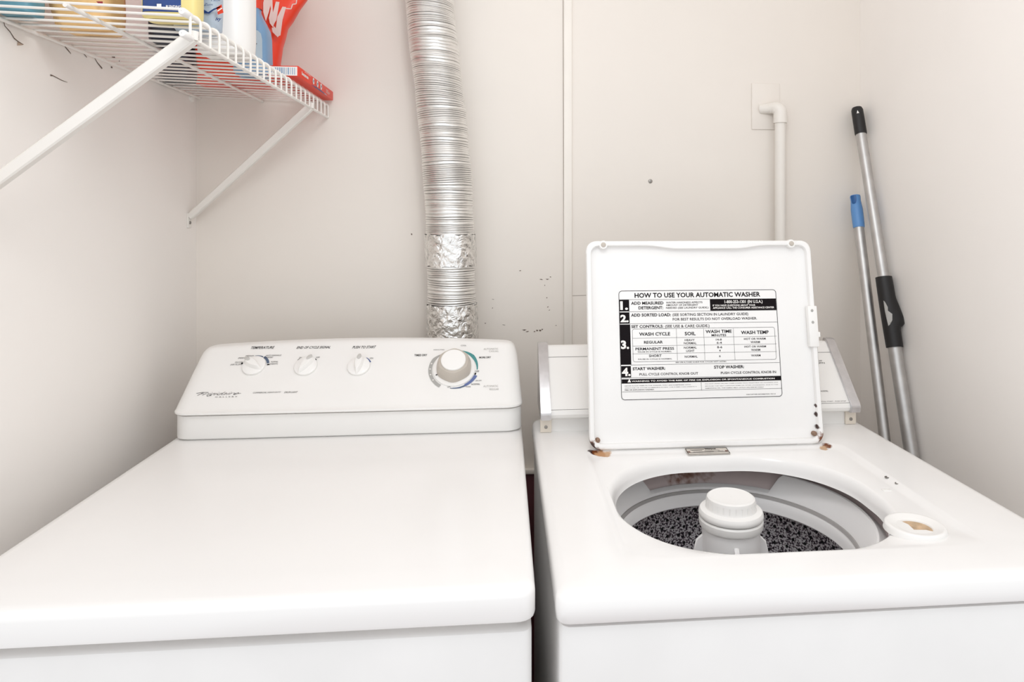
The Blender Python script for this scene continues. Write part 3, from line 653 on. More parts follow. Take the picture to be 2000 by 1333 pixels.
for s, x0, x1, y0, y1, mi, bo in [('WASH CYCLE', 283, 636, 532, 571, 0, .008), ('SOIL', 806, 930, 530, 569, 0, .008), ('WASH TIME', 1048, 1350, 508, 545, 0, .008), ('MINUTES', 1118, 1286, 557, 584, 0, 0), ('WASH TEMP', 1462, 1785, 520, 560, 0, .008),
    ('REGULAR', 338, 552, 631, 663, 0, .005), ('HEAVY', 806, 920, 613, 637, 2, 0), ('NORMAL', 796, 942, 649, 673, 2, 0), ('14-8', 1168, 1234, 610, 633, 2, 0), ('6-4', 1178, 1236, 647, 670, 2, 0), ('HOT OR WARM', 1496, 1750, 603, 627, 2, 0), ('WARM', 1574, 1682, 642, 665, 2, 0),
    ('PERMANENT PRESS', 240, 682, 706, 739, 0, .005), ('PAUSE IN CYCLE IS NORMAL', 268, 655, 748, 766, 2, 0), ('NORMAL', 796, 944, 700, 725, 2, 0), ('LIGHT', 824, 918, 738, 762, 2, 0), ('8-6', 1182, 1240, 698, 722, 2, 0), ('4', 1206, 1222, 738, 760, 2, 0), ('HOT OR WARM', 1502, 1754, 693, 717, 2, 0), ('WARM', 1580, 1686, 732, 756, 2, 0),
    ('SHORT', 394, 538, 790, 818, 0, .005), ('PAUSE IN CYCLE IS NORMAL', 270, 660, 833, 850, 2, 0), ('NORMAL', 806, 955, 804, 829, 2, 0), ('6', 1206, 1222, 802, 825, 2, 0), ('WARM', 1580, 1690, 796, 820, 2, 0),
    ('SEE USE & CARE GUIDE FOR CYCLES NOT LISTED.', 700, 1292, 870, 888, 2, 0),
    ('START WASHER:', 208, 580, 933, 968, 0, .012), ('PULL CYCLE CONTROL KNOB OUT', 285, 960, 996, 1030, 2, 0), ('STOP WASHER:', 1146, 1495, 920, 956, 0, .012), ('PUSH CYCLE CONTROL KNOB IN', 1225, 1872, 986, 1020, 2, 0),
    ('NEVER PLACE ITEMS IN THE WASHER THAT ARE DAMPENED WITH', 118, 872, 1134, 1151, 2, 0), ('GASOLINE OR OTHER FLAMMABLE FLUIDS. THE FUMES CAN CREATE A', 118, 945, 1157, 1174, 2, 0), ('FIRE OR EXPLOSION HAZARD.', 118, 455, 1183, 1200, 2, 0),
    ('DO NOT WASH OR DRY ITEMS SOILED WITH VEGETABLE OR COOKING OILS', 1042, 1895, 1116, 1133, 2, 0), ('BECAUSE THEY MAY CONTAIN SOME OIL AFTER LAUNDERING. DUE TO THE', 1042, 1895, 1142, 1159, 2, 0), ('REMAINING OIL, THE FABRIC MAY CATCH ON FIRE BY ITSELF.', 1044, 1730, 1168, 1185, 2, 0),
    ('FOR FURTHER INFORMATION  PAT. B', 1525, 1866, 1245, 1260, 2, 0)]:
    zt(s, x0, x1, y0, y1, mi, bo)
zrect(82, 1060, 1932, 1108)
zt('WARNING: TO AVOID THE RISK OF FIRE OR EXPLOSION OR SPONTANEOUS COMBUSTION', 195, 1855, 1066, 1102, 1, 0.03, LT+0.0004)
b.face([q.at(*zl(*p), LT+0.0004) for p in ((148, 1106), (190, 1106), (169, 1066))], 1)
zline(88, 1215, 1942, 1188); zline(996, 1112, 1000, 1204)
b.build('lettering', [M['ink'], M['white'], M['ink2']], plate, smooth=0)

# washer control console behind the lid
WC0, WC1 = 0.070, 0.712
prof = [(1.334, 0.9142), (1.334, 0.939), (1.322, 0.9425), (1.3145, 0.9465), (1.3115, 0.953), (1.3135, 0.9595), (1.412, 1.0625), (1.417, 1.0665), (1.424, 1.068), (1.431, 1.065), (1.431, 0.9142)]
b = MB(); b.loft([[(x, y, z) for y, z in prof] for x in (WC0+0.019, WC1-0.019)], 0, True, True)
con = b.build('control_console', M['plastic'], wa, smooth=25)
WP = Plane((0, 1.3135, 0.9595), (1, 0, 0), (0, 0.0985, 0.103)); tl = math.hypot(0.0985, 0.103)
b = MB(); b.ribbon([WP.at(WC0+0.0195, tl*0.855), WP.at(WC1-0.0195, tl*0.855)], 0.0007, WP.n, 0.0004); b.ribbon([WP.at(WC0+0.0195, 0.003), WP.at(WC1-0.0195, 0.003)], 0.0006, WP.n, 0.0004)
for s, x0, x1, y0, y1 in [('OFF', 1598, 1605, 704, 707), ('SPIN', 1598, 1610, 708, 711), ('NORMAL', 1603, 1617, 763, 766), ('PULL START - PUSH STOP', 1605, 1652, 783, 786)]: text_px(b, s, WP, x0, x1, y0, y1, lift=0.0005)
b.build('console_print', M['ink2'], con, smooth=0)
for x0 in (WC0, WC1-0.020):
    big = [(1.420, 0.9435), (1.316, 0.9415), (1.3075, 0.944), (1.3065, 0.956), (1.3085, 0.9605), (1.413, 1.0695), (1.420, 1.0735), (1.433, 1.0735), (1.433, 0.9435)]
    b = MB(); b.loft([[(x, y, z) for y, z in big] for x in (x0, x0+0.020)], 0, True, True)
    bmesh.ops.bevel(b.b, geom=[e for e in b.b.edges], offset=0.0012, segments=2, affect='EDGES')
    cp = b.build('chrome_end_cap', M['chrome'], con, smooth=25)
for xc in (0.081, 0.702):
    b = MB(); b.box(xc-0.011, xc+0.011, 1.3285, 1.334, 0.9145, 0.9415, 0.001); fb = b.build('mounting_tab', M['beige'], con)
    pl = Plane((xc, 1.3285, 0.925), (1, 0, 0), (0, 0, 1))
    b = MB(); b.lathe([(0.0034, -0.0002), (0.0032, 0.0012), (0.0008, 0.0016), (0.0002, 0.0016)], pl.o, 16, frame=pl.frame); b.build('screw', M['steel'], fb)

# ------------------------------------------------------------------ foil duct
DT = [(-0.19, 2.40), (-0.183, 2.1), (-0.174, 1.845), (-0.163, 1.73), (-0.148, 1.61), (-0.136, 1.49), (-0.127, 1.37), (-0.124, 1.25), (-0.121, 1.13), (-0.119, 1.06), (-0.119, 0.99), (-0.119, 0.93)]
def duct_x(z):
    for (xa, za), (xb, zb) in zip(DT, DT[1:]):
        if zb <= z <= za: return xb+(xa-xb)*(z-zb)/(za-zb)
    return DT[-1][0]
def smooth_x(z): return sum(duct_x(z+d) for d in (-0.05, -0.025, 0, 0.025, 0.05))/5
DYC = 1.598
du = thing('dryer_vent_duct', 'crinkled silver foil vent duct rising from behind the dryer', 'duct', (-0.119, DYC, 0.93))
tape1 = (seen(880, 522, (0, DYC-0.05, 0), (0, 1, 0)).z, seen(880, 459, (0, DYC-0.05, 0), (0, 1, 0)).z); tape2 = (1.04, seen(880, 599, (0, DYC-0.05, 0), (0, 1, 0)).z)
b = MB(); loops = []; z = 0.93; tilt = 0.0; tt = 0.0; k = 0; N = 72; RD = 0.0554
while z < 2.388:
    if k % 12 == 0: tt = random.uniform(-0.005, 0.005)
    tilt += (tt-tilt)*0.2; k += 1; ph = k*0.9; big = 0.0008*math.sin(z*41)
    step = random.choice((0.0042, 0.0046, 0.0052, 0.0060, 0.0075))
    deep = random.choice((0.0012, 0.0022, 0.0030, 0.0034)); wob = random.uniform(0.0002, 0.0007)
    for f, dr_ in ((0.0, -deep), (0.14, -0.0003), (0.45, 0.0005), (0.86, -0.0003)):
        zz = z+step*f; cx = smooth_x(zz); r = RD+big+dr_
        loops.append([(cx+math.cos(a)*r, DYC+math.sin(a)*r, min(zz + tilt*math.cos(a) + wob*math.sin(3*a+ph), 2.4)) for a in [2*math.pi*i/N for i in range(N)]])
    z += step
b.loft(loops); b.build('foil_hose', M['foil'], du, smooth=40)
for (za, zb) in (tape1, tape2):
    b = MB(); L = []; n = 26
    for j in range(n+1):
        z = za+(zb-za)*j/n; row = []
        for i in range(110):
            a = 2*math.pi*i/110
            r = RD+0.0028+0.0010*math.sin(9*a+z*140)*math.sin(z*170+3*a)+random.uniform(-0.0007, 0.0007)
            ez = 0.0016*math.sin(7*a)+0.001*math.sin(17*a) if j in (0, n) else 0
            row.append((smooth_x(z)+math.cos(a)*r, DYC+math.sin(a)*r, z+ez))
        L.append(row)
    b.loft(L); b.build('foil_tape_band', M['foiltape'], du, smooth=25)

# ------------------------------------------------------------------ wall plate, drain pipe, wall screw
b = MB(); b.box(0.617, 0.689, YB-0.0035, YB, 1.557, 1.673, 0.0014)
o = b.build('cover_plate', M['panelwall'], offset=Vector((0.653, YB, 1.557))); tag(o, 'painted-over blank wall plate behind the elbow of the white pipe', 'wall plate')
pp = thing('drain_pipe', 'white plastic pipe with elbow coming down the wall behind the washer lid', 'pipe', (0.680, 1.632, 0.45))
b = MB(); b.tube([(0.680, 1.632, 0.45), (0.680, 1.632, 1.0), (0.680, 1.632, 1.59)], 0.0130, 28); b.build('pipe', M['pvc'], pp)
b = MB(); path = [(0.680, 1.632, 1.570), (0.680, 1.632, 1.584), (0.680, 1.632, 1.596)]
for i in range(1, 7):
    a = math.pi/2*i/6; path.append((0.680-0.014*(1-math.cos(a)), 1.632+0.012*(1-math.cos(a)), 1.596+0.013*math.sin(a)))
path.append((0.652, 1.652, 1.6085))
b.tube(path, [0.0163, 0.0163]+[0.0160]*5+[0.0150, 0.0140, 0.0125], 28)
b.build('elbow', M['pvc'], pp)
b = MB(); b.tube([(0.660, 1.645, 1.6085), (0.641, 1.660, 1.6085)], 0.0125, 24); b.build('wall_stub', M['pvc'], pp)
pl = Plane((0.360, YB, 1.426), (1, 0, 0), (0, 0, 1))
b = MB(); b.lathe([(0.0052, 0), (0.0050, 0.0012), (0.0035, 0.0022), (0.0014, 0.0022), (0.0011, 0.0012), (0.0002, 0.0012)], pl.o, 20, frame=pl.frame)
tag(b.build('wall_screw', M['steel'], offset=Vector((0.360, YB, 1.426))), 'small metal screw alone in the back wall above the washer lid', 'screw')

# ------------------------------------------------------------------ two telescopic poles in the corner
def pole_frame(p0, p1):
    ax = (p1-p0).normalized(); e1 = Vector((1, 0, 0)); e1 = (e1-ax*e1.dot(ax)).normalized(); return e1, ax.cross(e1), ax
# long pole
t_ = Vector((0.8775, 1.632, 1.612)); bt_ = Vector((0.880, 1.405, 0.820)); d_ = (bt_-t_)/(t_.z-bt_.z); foot = t_+d_*(t_.z-0.004)
fr = pole_frame(foot, t_); ln = (t_-foot).length
lp = thing('extension_pole', 'long grey metal extension pole with black grip and black locking collar', 'pole', foot)
at = lambda zz: (t_.z-zz)/(t_.z-foot.z)*ln       # distance from the top of a height
zc0, zc1 = 1.197, 1.042
b = MB(); b.lathe([(0.0122, ln-at(zc0)-0.02), (0.0122, ln-0.03)], foot, 32, frame=fr, cap0=True, cap1=True); b.build('upper_tube', M['alu'], lp)
b = MB(); b.lathe([(0.0145, 0.02), (0.0145, ln-at(zc1)+0.01)], foot, 32, frame=fr, cap0=True, cap1=True); b.build('lower_tube', M['alu'], lp)
b = MB(); b.lathe([(0.0150, 0), (0.0155, 0.01), (0.0150, 0.045)], foot, 28, frame=fr, cap0=True, cap1=True); b.build('end_cap', M['blackrub'], lp)
b = MB(); b.lathe([(0.0136, ln-0.073), (0.0142, ln-0.070), (0.0140, ln-0.02), (0.0138, ln-0.008), (0.0115, ln-0.002), (0.006, ln), (0.0005, ln)], foot, 32, frame=fr, cap0=True)
gp = b.build('hand_grip', M['blackrub'], lp)
vw = Vector((-0.45, -0.89, 0)); vw = (vw-fr[2]*vw.dot(fr[2])).normalized(); sd = fr[2].cross(vw)
b = MB(); c = foot+fr[2]*(ln-0.018)+vw*0.0142
b.prism([c+sd*0.0028-fr[2]*0.004, c-sd*0.0028-fr[2]*0.004, c+fr[2]*0.004], vw*0.0008); b.build('hanging_hole', M['white'], gp, smooth=0)
# collar: swollen sleeve with a thumb lever on the wall side and a pale inset
b = MB(); L = []; ca, cb = ln-at(zc1), ln-at(zc0); n = 22
lv = sd if sd.x > 0 else -sd
for j in range(n+1):
    f = j/n; h = ca+(cb-ca)*f
    bulge = math.exp(-((f-0.40)/0.10)**2)*0.010 if f > 0.30 else math.exp(-((f-0.30)/0.025)**2)*0.006
    if f > 0.40: bulge = 0.010*max(0, 1-(f-0.40)/0.30)
    elif f > 0.27: bulge = 0.010*min(1, (f-0.27)/0.03)
    else: bulge = 0
    r = 0.0180+0.0008*math.sin(f*3.1)
    ring_ = []
    for i in range(40):
        a = 2*math.pi*i/40; u = fr[0]*math.cos(a)+fr[1]*math.sin(a)
        k = max(0, u.dot(lv))**4
        ring_.append(foot+fr[2]*h+u*(r+bulge*k))
    L.append(ring_)
b.loft(L, 0, True, True); clr = b.build('locking_collar', M['blackrub'], lp, smooth=50)
b = MB(); P = []; c0 = foot+fr[2]*(ca+(cb-ca)*0.44)+vw*0.0186
for (u, v) in [(-0.009, 0.034), (-0.006, 0.030), (-0.002, 0.018), (-0.003, 0.010), (0.005, 0.002), (0.003, -0.012), (-0.003, -0.021), (-0.007, -0.024), (-0.0085, -0.006), (-0.0095, 0.01)]:
    th = u/0.0186; P.append(foot+fr[2]*(ca+(cb-ca)*0.44+v) + (vw*math.cos(th)+lv*math.sin(th))*0.0187)
b.prism(P, vw*0.0006); b.build('collar_window', M['greyink'], clr, smooth=0)
# short pole
t2 = Vector((0.868, 1.622, 1.390)); b2 = Vector((0.845, 1.45, 0.841)); d2 = (b2-t2)/(t2.z-b2.z); f2 = t2+d2*(t2.z-0.004)
fr2 = pole_frame(f2, t2); l2 = (t2-f2).length
sp = thing('mop_handle', 'shorter grey metal mop handle with light blue grip in the corner', 'pole', f2)
b = MB(); b.lathe([(0.0118, 0.01), (0.0118, l2-0.05)], f2, 30, frame=fr2, cap0=True, cap1=True); b.build('tube', M['alu'], sp)
b = MB(); b.lathe([(0.0125, 0), (0.0130, 0.01), (0.0125, 0.04)], f2, 26, frame=fr2, cap0=True, cap1=True); b.build('end_cap', M['blackrub'], sp)
b = MB(); b.lathe([(0.0126, l2-0.083), (0.0136, l2-0.080), (0.0140, l2-0.06), (0.0140, l2-0.036), (0.0128, l2-0.024), (0.0118, l2-0.014), (0.0124, l2-0.003), (0.0116, l2), (0.0005, l2)], f2, 32, frame=fr2, cap0=True)
gr = b.build('blue_grip', M['bluegrip'], sp)
b = MB(); v2 = Vector((-0.75, -0.66, 0)); v2 = (v2-fr2[2]*v2.dot(fr2[2])).normalized(); s2 = fr2[2].cross(v2)
L = []
for j in range(8):
    h = l2-0.024+0.022*j/7; r = [0.0131, 0.0126, 0.0123, 0.0121, 0.0121, 0.0122, 0.0126, 0.0127][j]; wd = [0.25, 0.5, 0.6, 0.65, 0.68, 0.7, 0.7, 0.65][j]
    L.append([f2+fr2[2]*h+(v2*math.cos(t)+s2*math.sin(t))*(r+0.0005) for t in [wd*(i/6-0.5)*1.6 for i in range(7)]])
b.loft(L, closed=False); b.build('hanging_slot', M['bluegrip2'], gr)

# ------------------------------------------------------------------ wire shelf
SX0, SX1, SY0, SY1, SZ = XL+0.006, -0.415, 0.939, 1.6555, 1.6095
LIP = 1.5725; TILT = 0.0085      # the wall side sits a little higher
sh = thing('wire_shelf', 'white wire shelf with front lip and slanted braces on left wall', 'shelf', ((SX0+SX1)/2, (SY0+SY1)/2, SZ))
b = MB(); nw = 24
for i in range(nw):
    y = SY0+0.004+(SY1-SY0-0.008)*i/(nw-1)
    p = [(SX0, y, SZ+TILT), (SX1-0.012, y, SZ)]
    for k in range(1, 6):
        a = math.pi/2*k/5; p.append((SX1-0.012+0.012*math.sin(a), y, SZ-0.012+0.012*math.cos(a)))
    p.append((SX1, y, LIP))
    b.tube(p, 0.0019, 8)
b.build('cross_wires', M['wire'], sh)
for x, z, r in ((SX0+0.002, SZ+TILT-0.0035, 0.003), (-0.567, SZ+TILT*0.52-0.0047, 0.003), (SX1-0.0035, SZ-0.007, 0.0028), (SX1-0.003, LIP+0.001, 0.003)):
    b = MB(); b.tube([(x, SY0-0.004, z), (x, (SY0+SY1)/2, z), (x, SY1+0.003, z)], r, 12); b.build('rail', M['wire'], sh)
for x, z in ((SX1-0.0035, SZ-0.007), (SX1-0.003, LIP+0.001)):
    b = MB(); pl = Plane((x, SY0-0.012, z), (1, 0, 0), (0, 0, 1))
    b.lathe([(0.0045, -0.024), (0.0052, -0.012), (0.0052, -0.002), (0.0040, 0.001), (0.0004, 0.0018)], pl.o, 18, frame=pl.frame, cap0=True); b.build('rail_end_cap', M['plastic'], sh)
for y in (1.632,):
    b = MB(); pl = Plane((XL, y, SZ+TILT-0.008), (0, 1, 0), (0, 0, 1))
    b.lathe([(0.009, 0), (0.009, 0.004), (0.0075, 0.0065), (0.004, 0.0075), (0.0004, 0.008)], pl.o, 22, frame=pl.frame); b.build('wall_clip', M['wire'], sh)
for yb, yt in ((0.950, 0.958), (1.622, 1.520)):
    # flat brace from the lip down to the wall
    p0 = Vector((SX1-0.004, yt, LIP+0.004)); p1 = Vector((XL+0.004, yb, 1.338)); d = (p1-p0).normalized(); u = Vector((0, 1, 0)); w = d.cross(u).normalized(); u = w.cross(d).normalized()
    b = MB(); L = []
    for f, hw in ((0.0, 0.0082), (0.03, 0.0086), (0.5, 0.0082), (0.97, 0.0078), (1.0, 0.0072)):
        c = p0.lerp(p1, f); L.append([c+u*0.0065+w*hw, c-u*0.0045+w*hw, c-u*0.0065+w*(hw-0.002), c-u*0.0065-w*(hw-0.002), c-u*0.0045-w*hw, c+u*0.0065-w*hw])
    b.loft(L, 0, True, True)
    b.tube([p0+Vector((0.002, 0, -0.004)), p0+Vector((0.003, 0, 0.008))], 0.0055, 12)
    br = b.build('support_brace', M['wire'], sh)
    b = MB(); b.box(XL, XL+0.0025, yb-0.010, yb+0.010, 1.312, 1.346, 0.0011); fo = b.build('brace_foot', M['wire'], br)
    pl = Plane((XL+0.0025, yb, 1.324), (0, 1, 0), (0, 0, 1))
    b = MB(); b.lathe([(0.004, 0), (0.0036, 0.0014), (0.0014, 0.002), (0.0012, 0.001), (0.0002, 0.001)], pl.o, 16, frame=pl.frame); b.build('screw', M['steel'], fo)

# ------------------------------------------------------------------ things on the shelf
def deck(x): return SZ+0.0019+TILT*(SX1-0.012-x)/(SX1-0.012-SX0)
ZS = SZ+0.0019
def bottle_loops(cx, cy, prof, N=40, e=3.2):
    L = []
    for hx, hy, z in prof:
        row = []
        for i in range(N):
            a = 2*math.pi*i/N; c, s = math.cos(a), math.sin(a)
            row.append((cx+hx*math.copysign(abs(c)**(2/e), c), cy+hy*math.copysign(abs(s)**(2/e), s), ZS+z))
        L.append(row)
    return L
def cap_at(name, cx, cy, r, z0, z1, m, parent):
    b = MB(); b.lathe([(r, z0), (r, z1-0.004), (r-0.003, z1), (0.0005, z1)], (cx, cy, ZS), 28, cap0=True); return b.build(name, m, parent)
def front(y): return Plane((0, y, 0), (1, 0, 0), (0, 0, 1))
def patch(b, pl, pts, mi=0, lift=0.0008): b.face([pl.at(*pl.px(*p), lift) for p in pts], mi)

# yellow bottle with a navy label
ZS = deck(-0.490)
o = thing('detergent_bottle', 'yellow bottle with navy blue label at the near end of the shelf', 'bottle', (-0.471, 1.0175, ZS))
b = MB(); b.loft(bottle_loops(-0.471, 1.0175, [(0.034, 0.0155, 0), (0.0375, 0.0185, 0.0035), (0.038, 0.019, 0.012), (0.038, 0.019, 0.15), (0.034, 0.018, 0.175), (0.018, 0.015, 0.195), (0.013, 0.013, 0.20), (0.013, 0.013, 0.215)], e=4.5), 0, True, True); b.build('bottle_body', M['yellow'], o)
b = MB(); b.loft(bottle_loops(-0.4745, 1.0175, [(0.0335, 0.0196, 0.0085), (0.0335, 0.0196, 0.14)], e=4.5)); lb_ = b.build('bottle_label', M['navy'], o)
pl = front(0.9979); b = MB(); patch(b, pl, [(307, 8), (316, 8), (316, 16), (307, 16)], 0, 0.0012); text_px(b, 'BLENDING', pl, 325, 354, 11.5, 16.5, bold=0.02, lift=0.0012); b.build('lettering', M['white'], lb_, smooth=0)
cap_at('bottle_cap', -0.471, 1.0175, 0.017, 0.205, 0.235, M['navy'], o)
# light bottle with blue script and a red logo
ZS = deck(-0.478)
o = thing('softener_bottle', 'pale blue bottle with blue writing and small red square logo', 'bottle', (-0.4625, 1.078, ZS))
prof = [(0.028, 0.016, 0), (0.032, 0.0195, 0.006), (0.033, 0.020, 0.03), (0.033, 0.020, 0.12), (0.024, 0.018, 0.15), (0.013, 0.013, 0.165), (0.013, 0.013, 0.18)]
b = MB(); b.loft(bottle_loops(-0.4625, 1.078, prof, e=3.5), 0, True, True); bb_ = b.build('bottle_body', M['lblue'], o)
pl = front(1.0573); b = MB()
patch(b, pl, [(423, 15), (433, 9), (437, 25), (426, 29)], 1); patch(b, pl, [(425, 21), (434, 15), (434.6, 17.5), (425.6, 23.5)], 2, 0.0012)
patch(b, pl, [(397, 18), (407, 24), (418, 17), (432, 12), (430, 15), (417, 21), (409, 27), (398, 26)], 0)
text_px(b, 'Zum', pl, 398, 416, 7, 11, shear=0.4); text_px(b, 'Lach', pl, 412, 430, -1, 2.5, shear=0.4); text_px(b, 'ivy', pl, 421, 433, 34, 40, shear=0.4, bold=0.03)
b.build('label_print', [M['navy'], M['redlogo'], M['white']], bb_, smooth=0)
cap_at('bottle_cap', -0.4625, 1.078, 0.016, 0.17, 0.20, M['blueb'], o)
# white jug
ZS = deck(-0.500)
o = thing('bleach_jug', 'plain glossy white jug standing at the front edge of the shelf', 'jug', (-0.481, 1.232, ZS))
prof = [(0.036, 0.034, 0), (0.043, 0.041, 0.006), (0.0445, 0.0425, 0.03), (0.0445, 0.0425, 0.16), (0.038, 0.037, 0.20), (0.022, 0.022, 0.235), (0.016, 0.016, 0.25), (0.016, 0.016, 0.265)]
b = MB(); b.loft(bottle_loops(-0.481, 1.232, prof, e=2.7), 0, True, True); b.build('jug_body', M['plastic'], o)
b = MB(); b.tube([(-0.512, 1.232, ZS+0.12), (-0.530, 1.232, ZS+0.15), (-0.525, 1.232, ZS+0.19), (-0.50, 1.232, ZS+0.21)], 0.008, 14); b.build('handle', M['plastic'], o)
cap_at('jug_cap', -0.481, 1.232, 0.02, 0.255, 0.29, M['blueb'], o)
# blue shouldered bottle
ZS = deck(-0.510)
o = thing('cleaner_bottle', 'blue bottle with pale panel between the white jug and the red bag', 'bottle', (-0.493, 1.392, ZS))
prof = [(0.028, 0.026, 0), (0.033, 0.031, 0.005), (0.0325, 0.032, 0.02), (0.031, 0.031, 0.075), (0.029, 0.029, 0.090), (0.023, 0.024, 0.104), (0.016, 0.017, 0.118), (0.013, 0.013, 0.126), (0.013, 0.013, 0.14)]
b = MB(); b.loft(bottle_loops(-0.493, 1.392, prof, e=3.6), 0, True, True); bb_ = b.build('bottle_body', M['blueb'], o)
pl = front(1.3595); b = MB(); P = []
for p in [(470, 61), (495, 58), (504, 60), (510, 66), (512.5, 78), (513, 115), (470, 115)]: P.append(p)
patch(b, pl, P, 0, 0.0012); text_px(b, 'FRY', pl, 478, 503, 86, 97, mi=1, shear=0.2, bold=0.05, lift=0.0018); b.build('front_panel', [M['paleb'], M['ink']], bb_, smooth=0)
cap_at('bottle_cap', -0.493, 1.392, 0.016, 0.132, 0.155, M['redlogo'], o)
# red bag with pale letters
ZS = deck(-0.600)
o = thing('detergent_bag', 'red bag with big pale letters standing behind the blue bottle', 'bag', (-0.56, 1.50, ZS))
edge = [(-0.486, 0.0), (-0.482, 0.012), (-0.479, 0.05), (-0.474, 0.085), (-0.468, 0.105), (-0.463, 0.125), (-0.452, 0.14), (-0.438, 0.165), (-0.420, 0.190), (-0.408, 0.21), (-0.40, 0.25), (-0.41, 0.29)]
b = MB(); L = []
for xr, z in edge:
    xl_ = -0.646+0.004*math.sin(z*60); f = z/0.29; th = 0.034*(1-f**2)+0.004
    cx, hx = (xl_+xr)/2, (xr-xl_)/2
    row = []
    for i in range(56):
        a = 2*math.pi*i/56; c, s = math.cos(a), math.sin(a)
        row.append((cx+hx*math.copysign(abs(c)**0.62, c), 1.505+th*math.copysign(abs(s)**0.7, s)+0.0012*math.sin(9*a+z*60)*(abs(s)), ZS+z))
    L.append(row)
b.loft(L, 0, True, True); bag = b.build('bag_body', M['red'], o, smooth=60)
pl = front(1.4655); b = MB()
BL = [0.002]
def bagpatch(pts, mi=0): BL[0] += 0.0005; patch(b, pl, pts, mi, BL[0])
bagpatch([(518, -6), (533, -6), (526, 24), (520, 42), (515, 24), (515, 6)])
bagpatch([(528, 0), (530, 18), (526, 36), (528, 46), (534, 54), (539, 40), (534, 28), (533, 0)])
bagpatch([(540, 4), (547, 5), (544, 22), (541, 40), (536, 48), (531, 40), (534, 26)])
bagpatch([(553, 14), (560, 15), (553, 40), (549, 70), (545, 72), (534, 62), (536, 52), (540, 56), (543, 34)])
bagpatch([(532, 55), (538, 56), (547, 70), (544, 74), (534, 64)])
for p, q_ in [((558, 17), (569, 18)), ((569, 18), (572, 9)), ((572, 9), (579, 8)), ((579, 8), (580, 0)), ((580, 0), (584, -6))]:
    b.ribbon([pl.at(*pl.px(*p)), pl.at(*pl.px(*q_))], 0.0022, pl.n, 0.002)
b.build('bag_letters', M['pinkw'], bag, smooth=0)
# red carton lying along the front edge
ZS = deck(-0.4645)+0.0004; BX0, BX1, BY0, BY1, BH = -0.4625, -0.4035, 1.380, 1.652, 0.0205
o = thing('dryer_sheet_box', 'flat red carton with three white circles at the far shelf end', 'box', ((BX0+BX1)/2, (BY0+BY1)/2, ZS))
b = MB(); b.box(BX0, BX1, BY0, BY1, ZS, ZS+BH, 0.0008); bx = b.build('carton', M['redbox'], o)
SP = Plane((BX1, BY0, ZS), (0, 1, 0), (0, 0, 1)); b = MB()
text(b, 'bounce', SP, 0.020, 0.066, 0.0075, 0.0140, mi=0, bold=0.04)
text(b, 'DRYER SHEETS', SP, 0.040, 0.085, 0.0165, 0.0184, mi=0)
for i, y in enumerate((0.104, 0.135, 0.164)):
    arc(b, SP, (y, 0.0115), 0.0001, 0.0068, 0, 360, 0, lift=0.0008, n=28); arc(b, SP, (y+0.001, 0.0115), 0.0001, 0.0032, 0, 300, 1, lift=0.0012, n=16)
b.face([SP.at(*p, 0.0008) for p in ((0.085, 0.0005), (0.115, 0.0030), (0.15, 0.0036), (0.19, 0.0024), (0.222, 0.0005))], 1)
b.face([SP.at(*p, 0.0011) for p in ((0.185, 0.0006), (0.20, 0.0022), (0.215, 0.0006))], 2)
for x0, x1, y in [(0.205, 0.225, 0.0135), (0.205, 0.24, 0.0105), (0.205, 0.235, 0.0075)]: b.ribbon([SP.at(x0, y), SP.at(x1, y)], 0.0012, SP.n, 0.0008, 3)
b.build('carton_print', [M['white'], M['navy'], M['paleb'], M['pinkw']], bx, smooth=0)
EP = Plane((BX0, BY0, ZS), (1, 0, 0), (0, 0, 1)); b = MB()
b.face([EP.at(*p, 0.0008) for p in ((0.002, 0.001), (0.057, 0.001), (0.057, 0.0185), (0.002, 0.0185))], 0)
for i in range(12):
    x = 0.008+i*0.004; b.ribbon([EP.at(x, 0.003), EP.at(x, 0.0165)], random.uniform(0.0008, 0.0022), EP.n, 0.0012, 1)
b.build('end_panel', [M['white'], M['blueb']], bx, smooth=0)
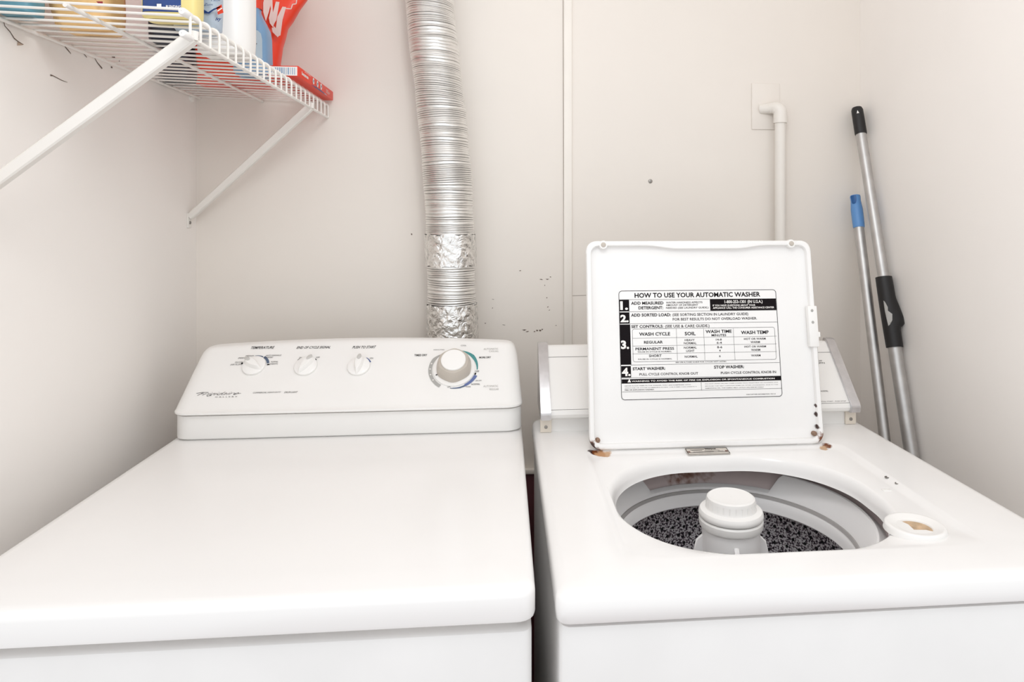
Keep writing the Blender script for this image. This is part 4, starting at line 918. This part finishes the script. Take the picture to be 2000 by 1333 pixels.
# tan wrapped pack
ZS = deck(-0.645)
o = thing('tan_pack', 'crinkled tan film pack on the shelf near the left wall', 'package', (-0.62, 1.11, ZS))
b = MB(); L = []
for z, xl_, xr, th in [(0, -0.668, -0.598, 0.026), (0.006, -0.674, -0.594, 0.031), (0.03, -0.680, -0.5935, 0.034), (0.07, -0.693, -0.5935, 0.034), (0.12, -0.700, -0.594, 0.034), (0.18, -0.700, -0.596, 0.032), (0.205, -0.695, -0.602, 0.024)]:
    cx, hx = (xl_+xr)/2, (xr-xl_)/2; row = []
    for i in range(60):
        a = 2*math.pi*i/60; c, s = math.cos(a), math.sin(a)
        row.append((cx+hx*math.copysign(abs(c)**0.4, c), 1.108+th*math.copysign(abs(s)**0.5, s)+0.0016*math.sin(11*a+z*80), ZS+z))
    L.append(row)
b.loft(L, 0, True, True); b.build('film_wrap', M['tan'], o, smooth=60)
b = MB(); pl = front(1.0725); patch(b, pl, [(190, 4), (203, 4), (203, 12), (199, 12)], 0, 0.003); b.build('dark_red_seal', mat('dark_red_film', srgb(150, 24, 44), 0.4), o, smooth=0)
# teal bottle, far left
ZS = deck(-0.700)
o = thing('teal_bottle', 'teal bottle squeezed between the left wall and the tan pack', 'bottle', (-0.686, 1.035, ZS))
b = MB(); b.loft(bottle_loops(-0.686, 1.035, [(0.020, 0.020, 0), (0.0235, 0.0235, 0.004), (0.024, 0.024, 0.02), (0.024, 0.024, 0.14), (0.012, 0.012, 0.17), (0.010, 0.010, 0.18)], e=3.0), 0, True, True); b.build('bottle_body', M['tealb'], o)
cap_at('bottle_cap', -0.686, 1.035, 0.013, 0.172, 0.20, M['white'], o)
# dark navy bottle behind the yellow one, teal carton beside it
ZS = deck(-0.555)
o = thing('navy_bottle', 'dark navy bottle standing behind the yellow bottle', 'bottle', (-0.538, 1.155, ZS))
b = MB(); b.loft(bottle_loops(-0.538, 1.155, [(0.024, 0.022, 0), (0.0285, 0.026, 0.004), (0.029, 0.027, 0.02), (0.029, 0.027, 0.15), (0.015, 0.015, 0.18), (0.012, 0.012, 0.20)], e=3.4), 0, True, True); b.build('bottle_body', M['dark'], o)
cap_at('bottle_cap', -0.538, 1.155, 0.014, 0.19, 0.215, M['navy'], o)
# black bottle at the back beside the red bag
ZS = deck(-0.700)
o = thing('black_bottle', 'black bottle at the back of the shelf left of the red bag', 'bottle', (-0.681, 1.50, ZS))
b = MB(); b.loft(bottle_loops(-0.681, 1.50, [(0.025, 0.026, 0), (0.0285, 0.03, 0.004), (0.029, 0.031, 0.02), (0.029, 0.031, 0.14), (0.014, 0.014, 0.17), (0.012, 0.012, 0.19)], e=3.2), 0, True, True); b.build('bottle_body', M['dark'], o)
cap_at('bottle_cap', -0.681, 1.50, 0.014, 0.182, 0.205, M['dark'], o)
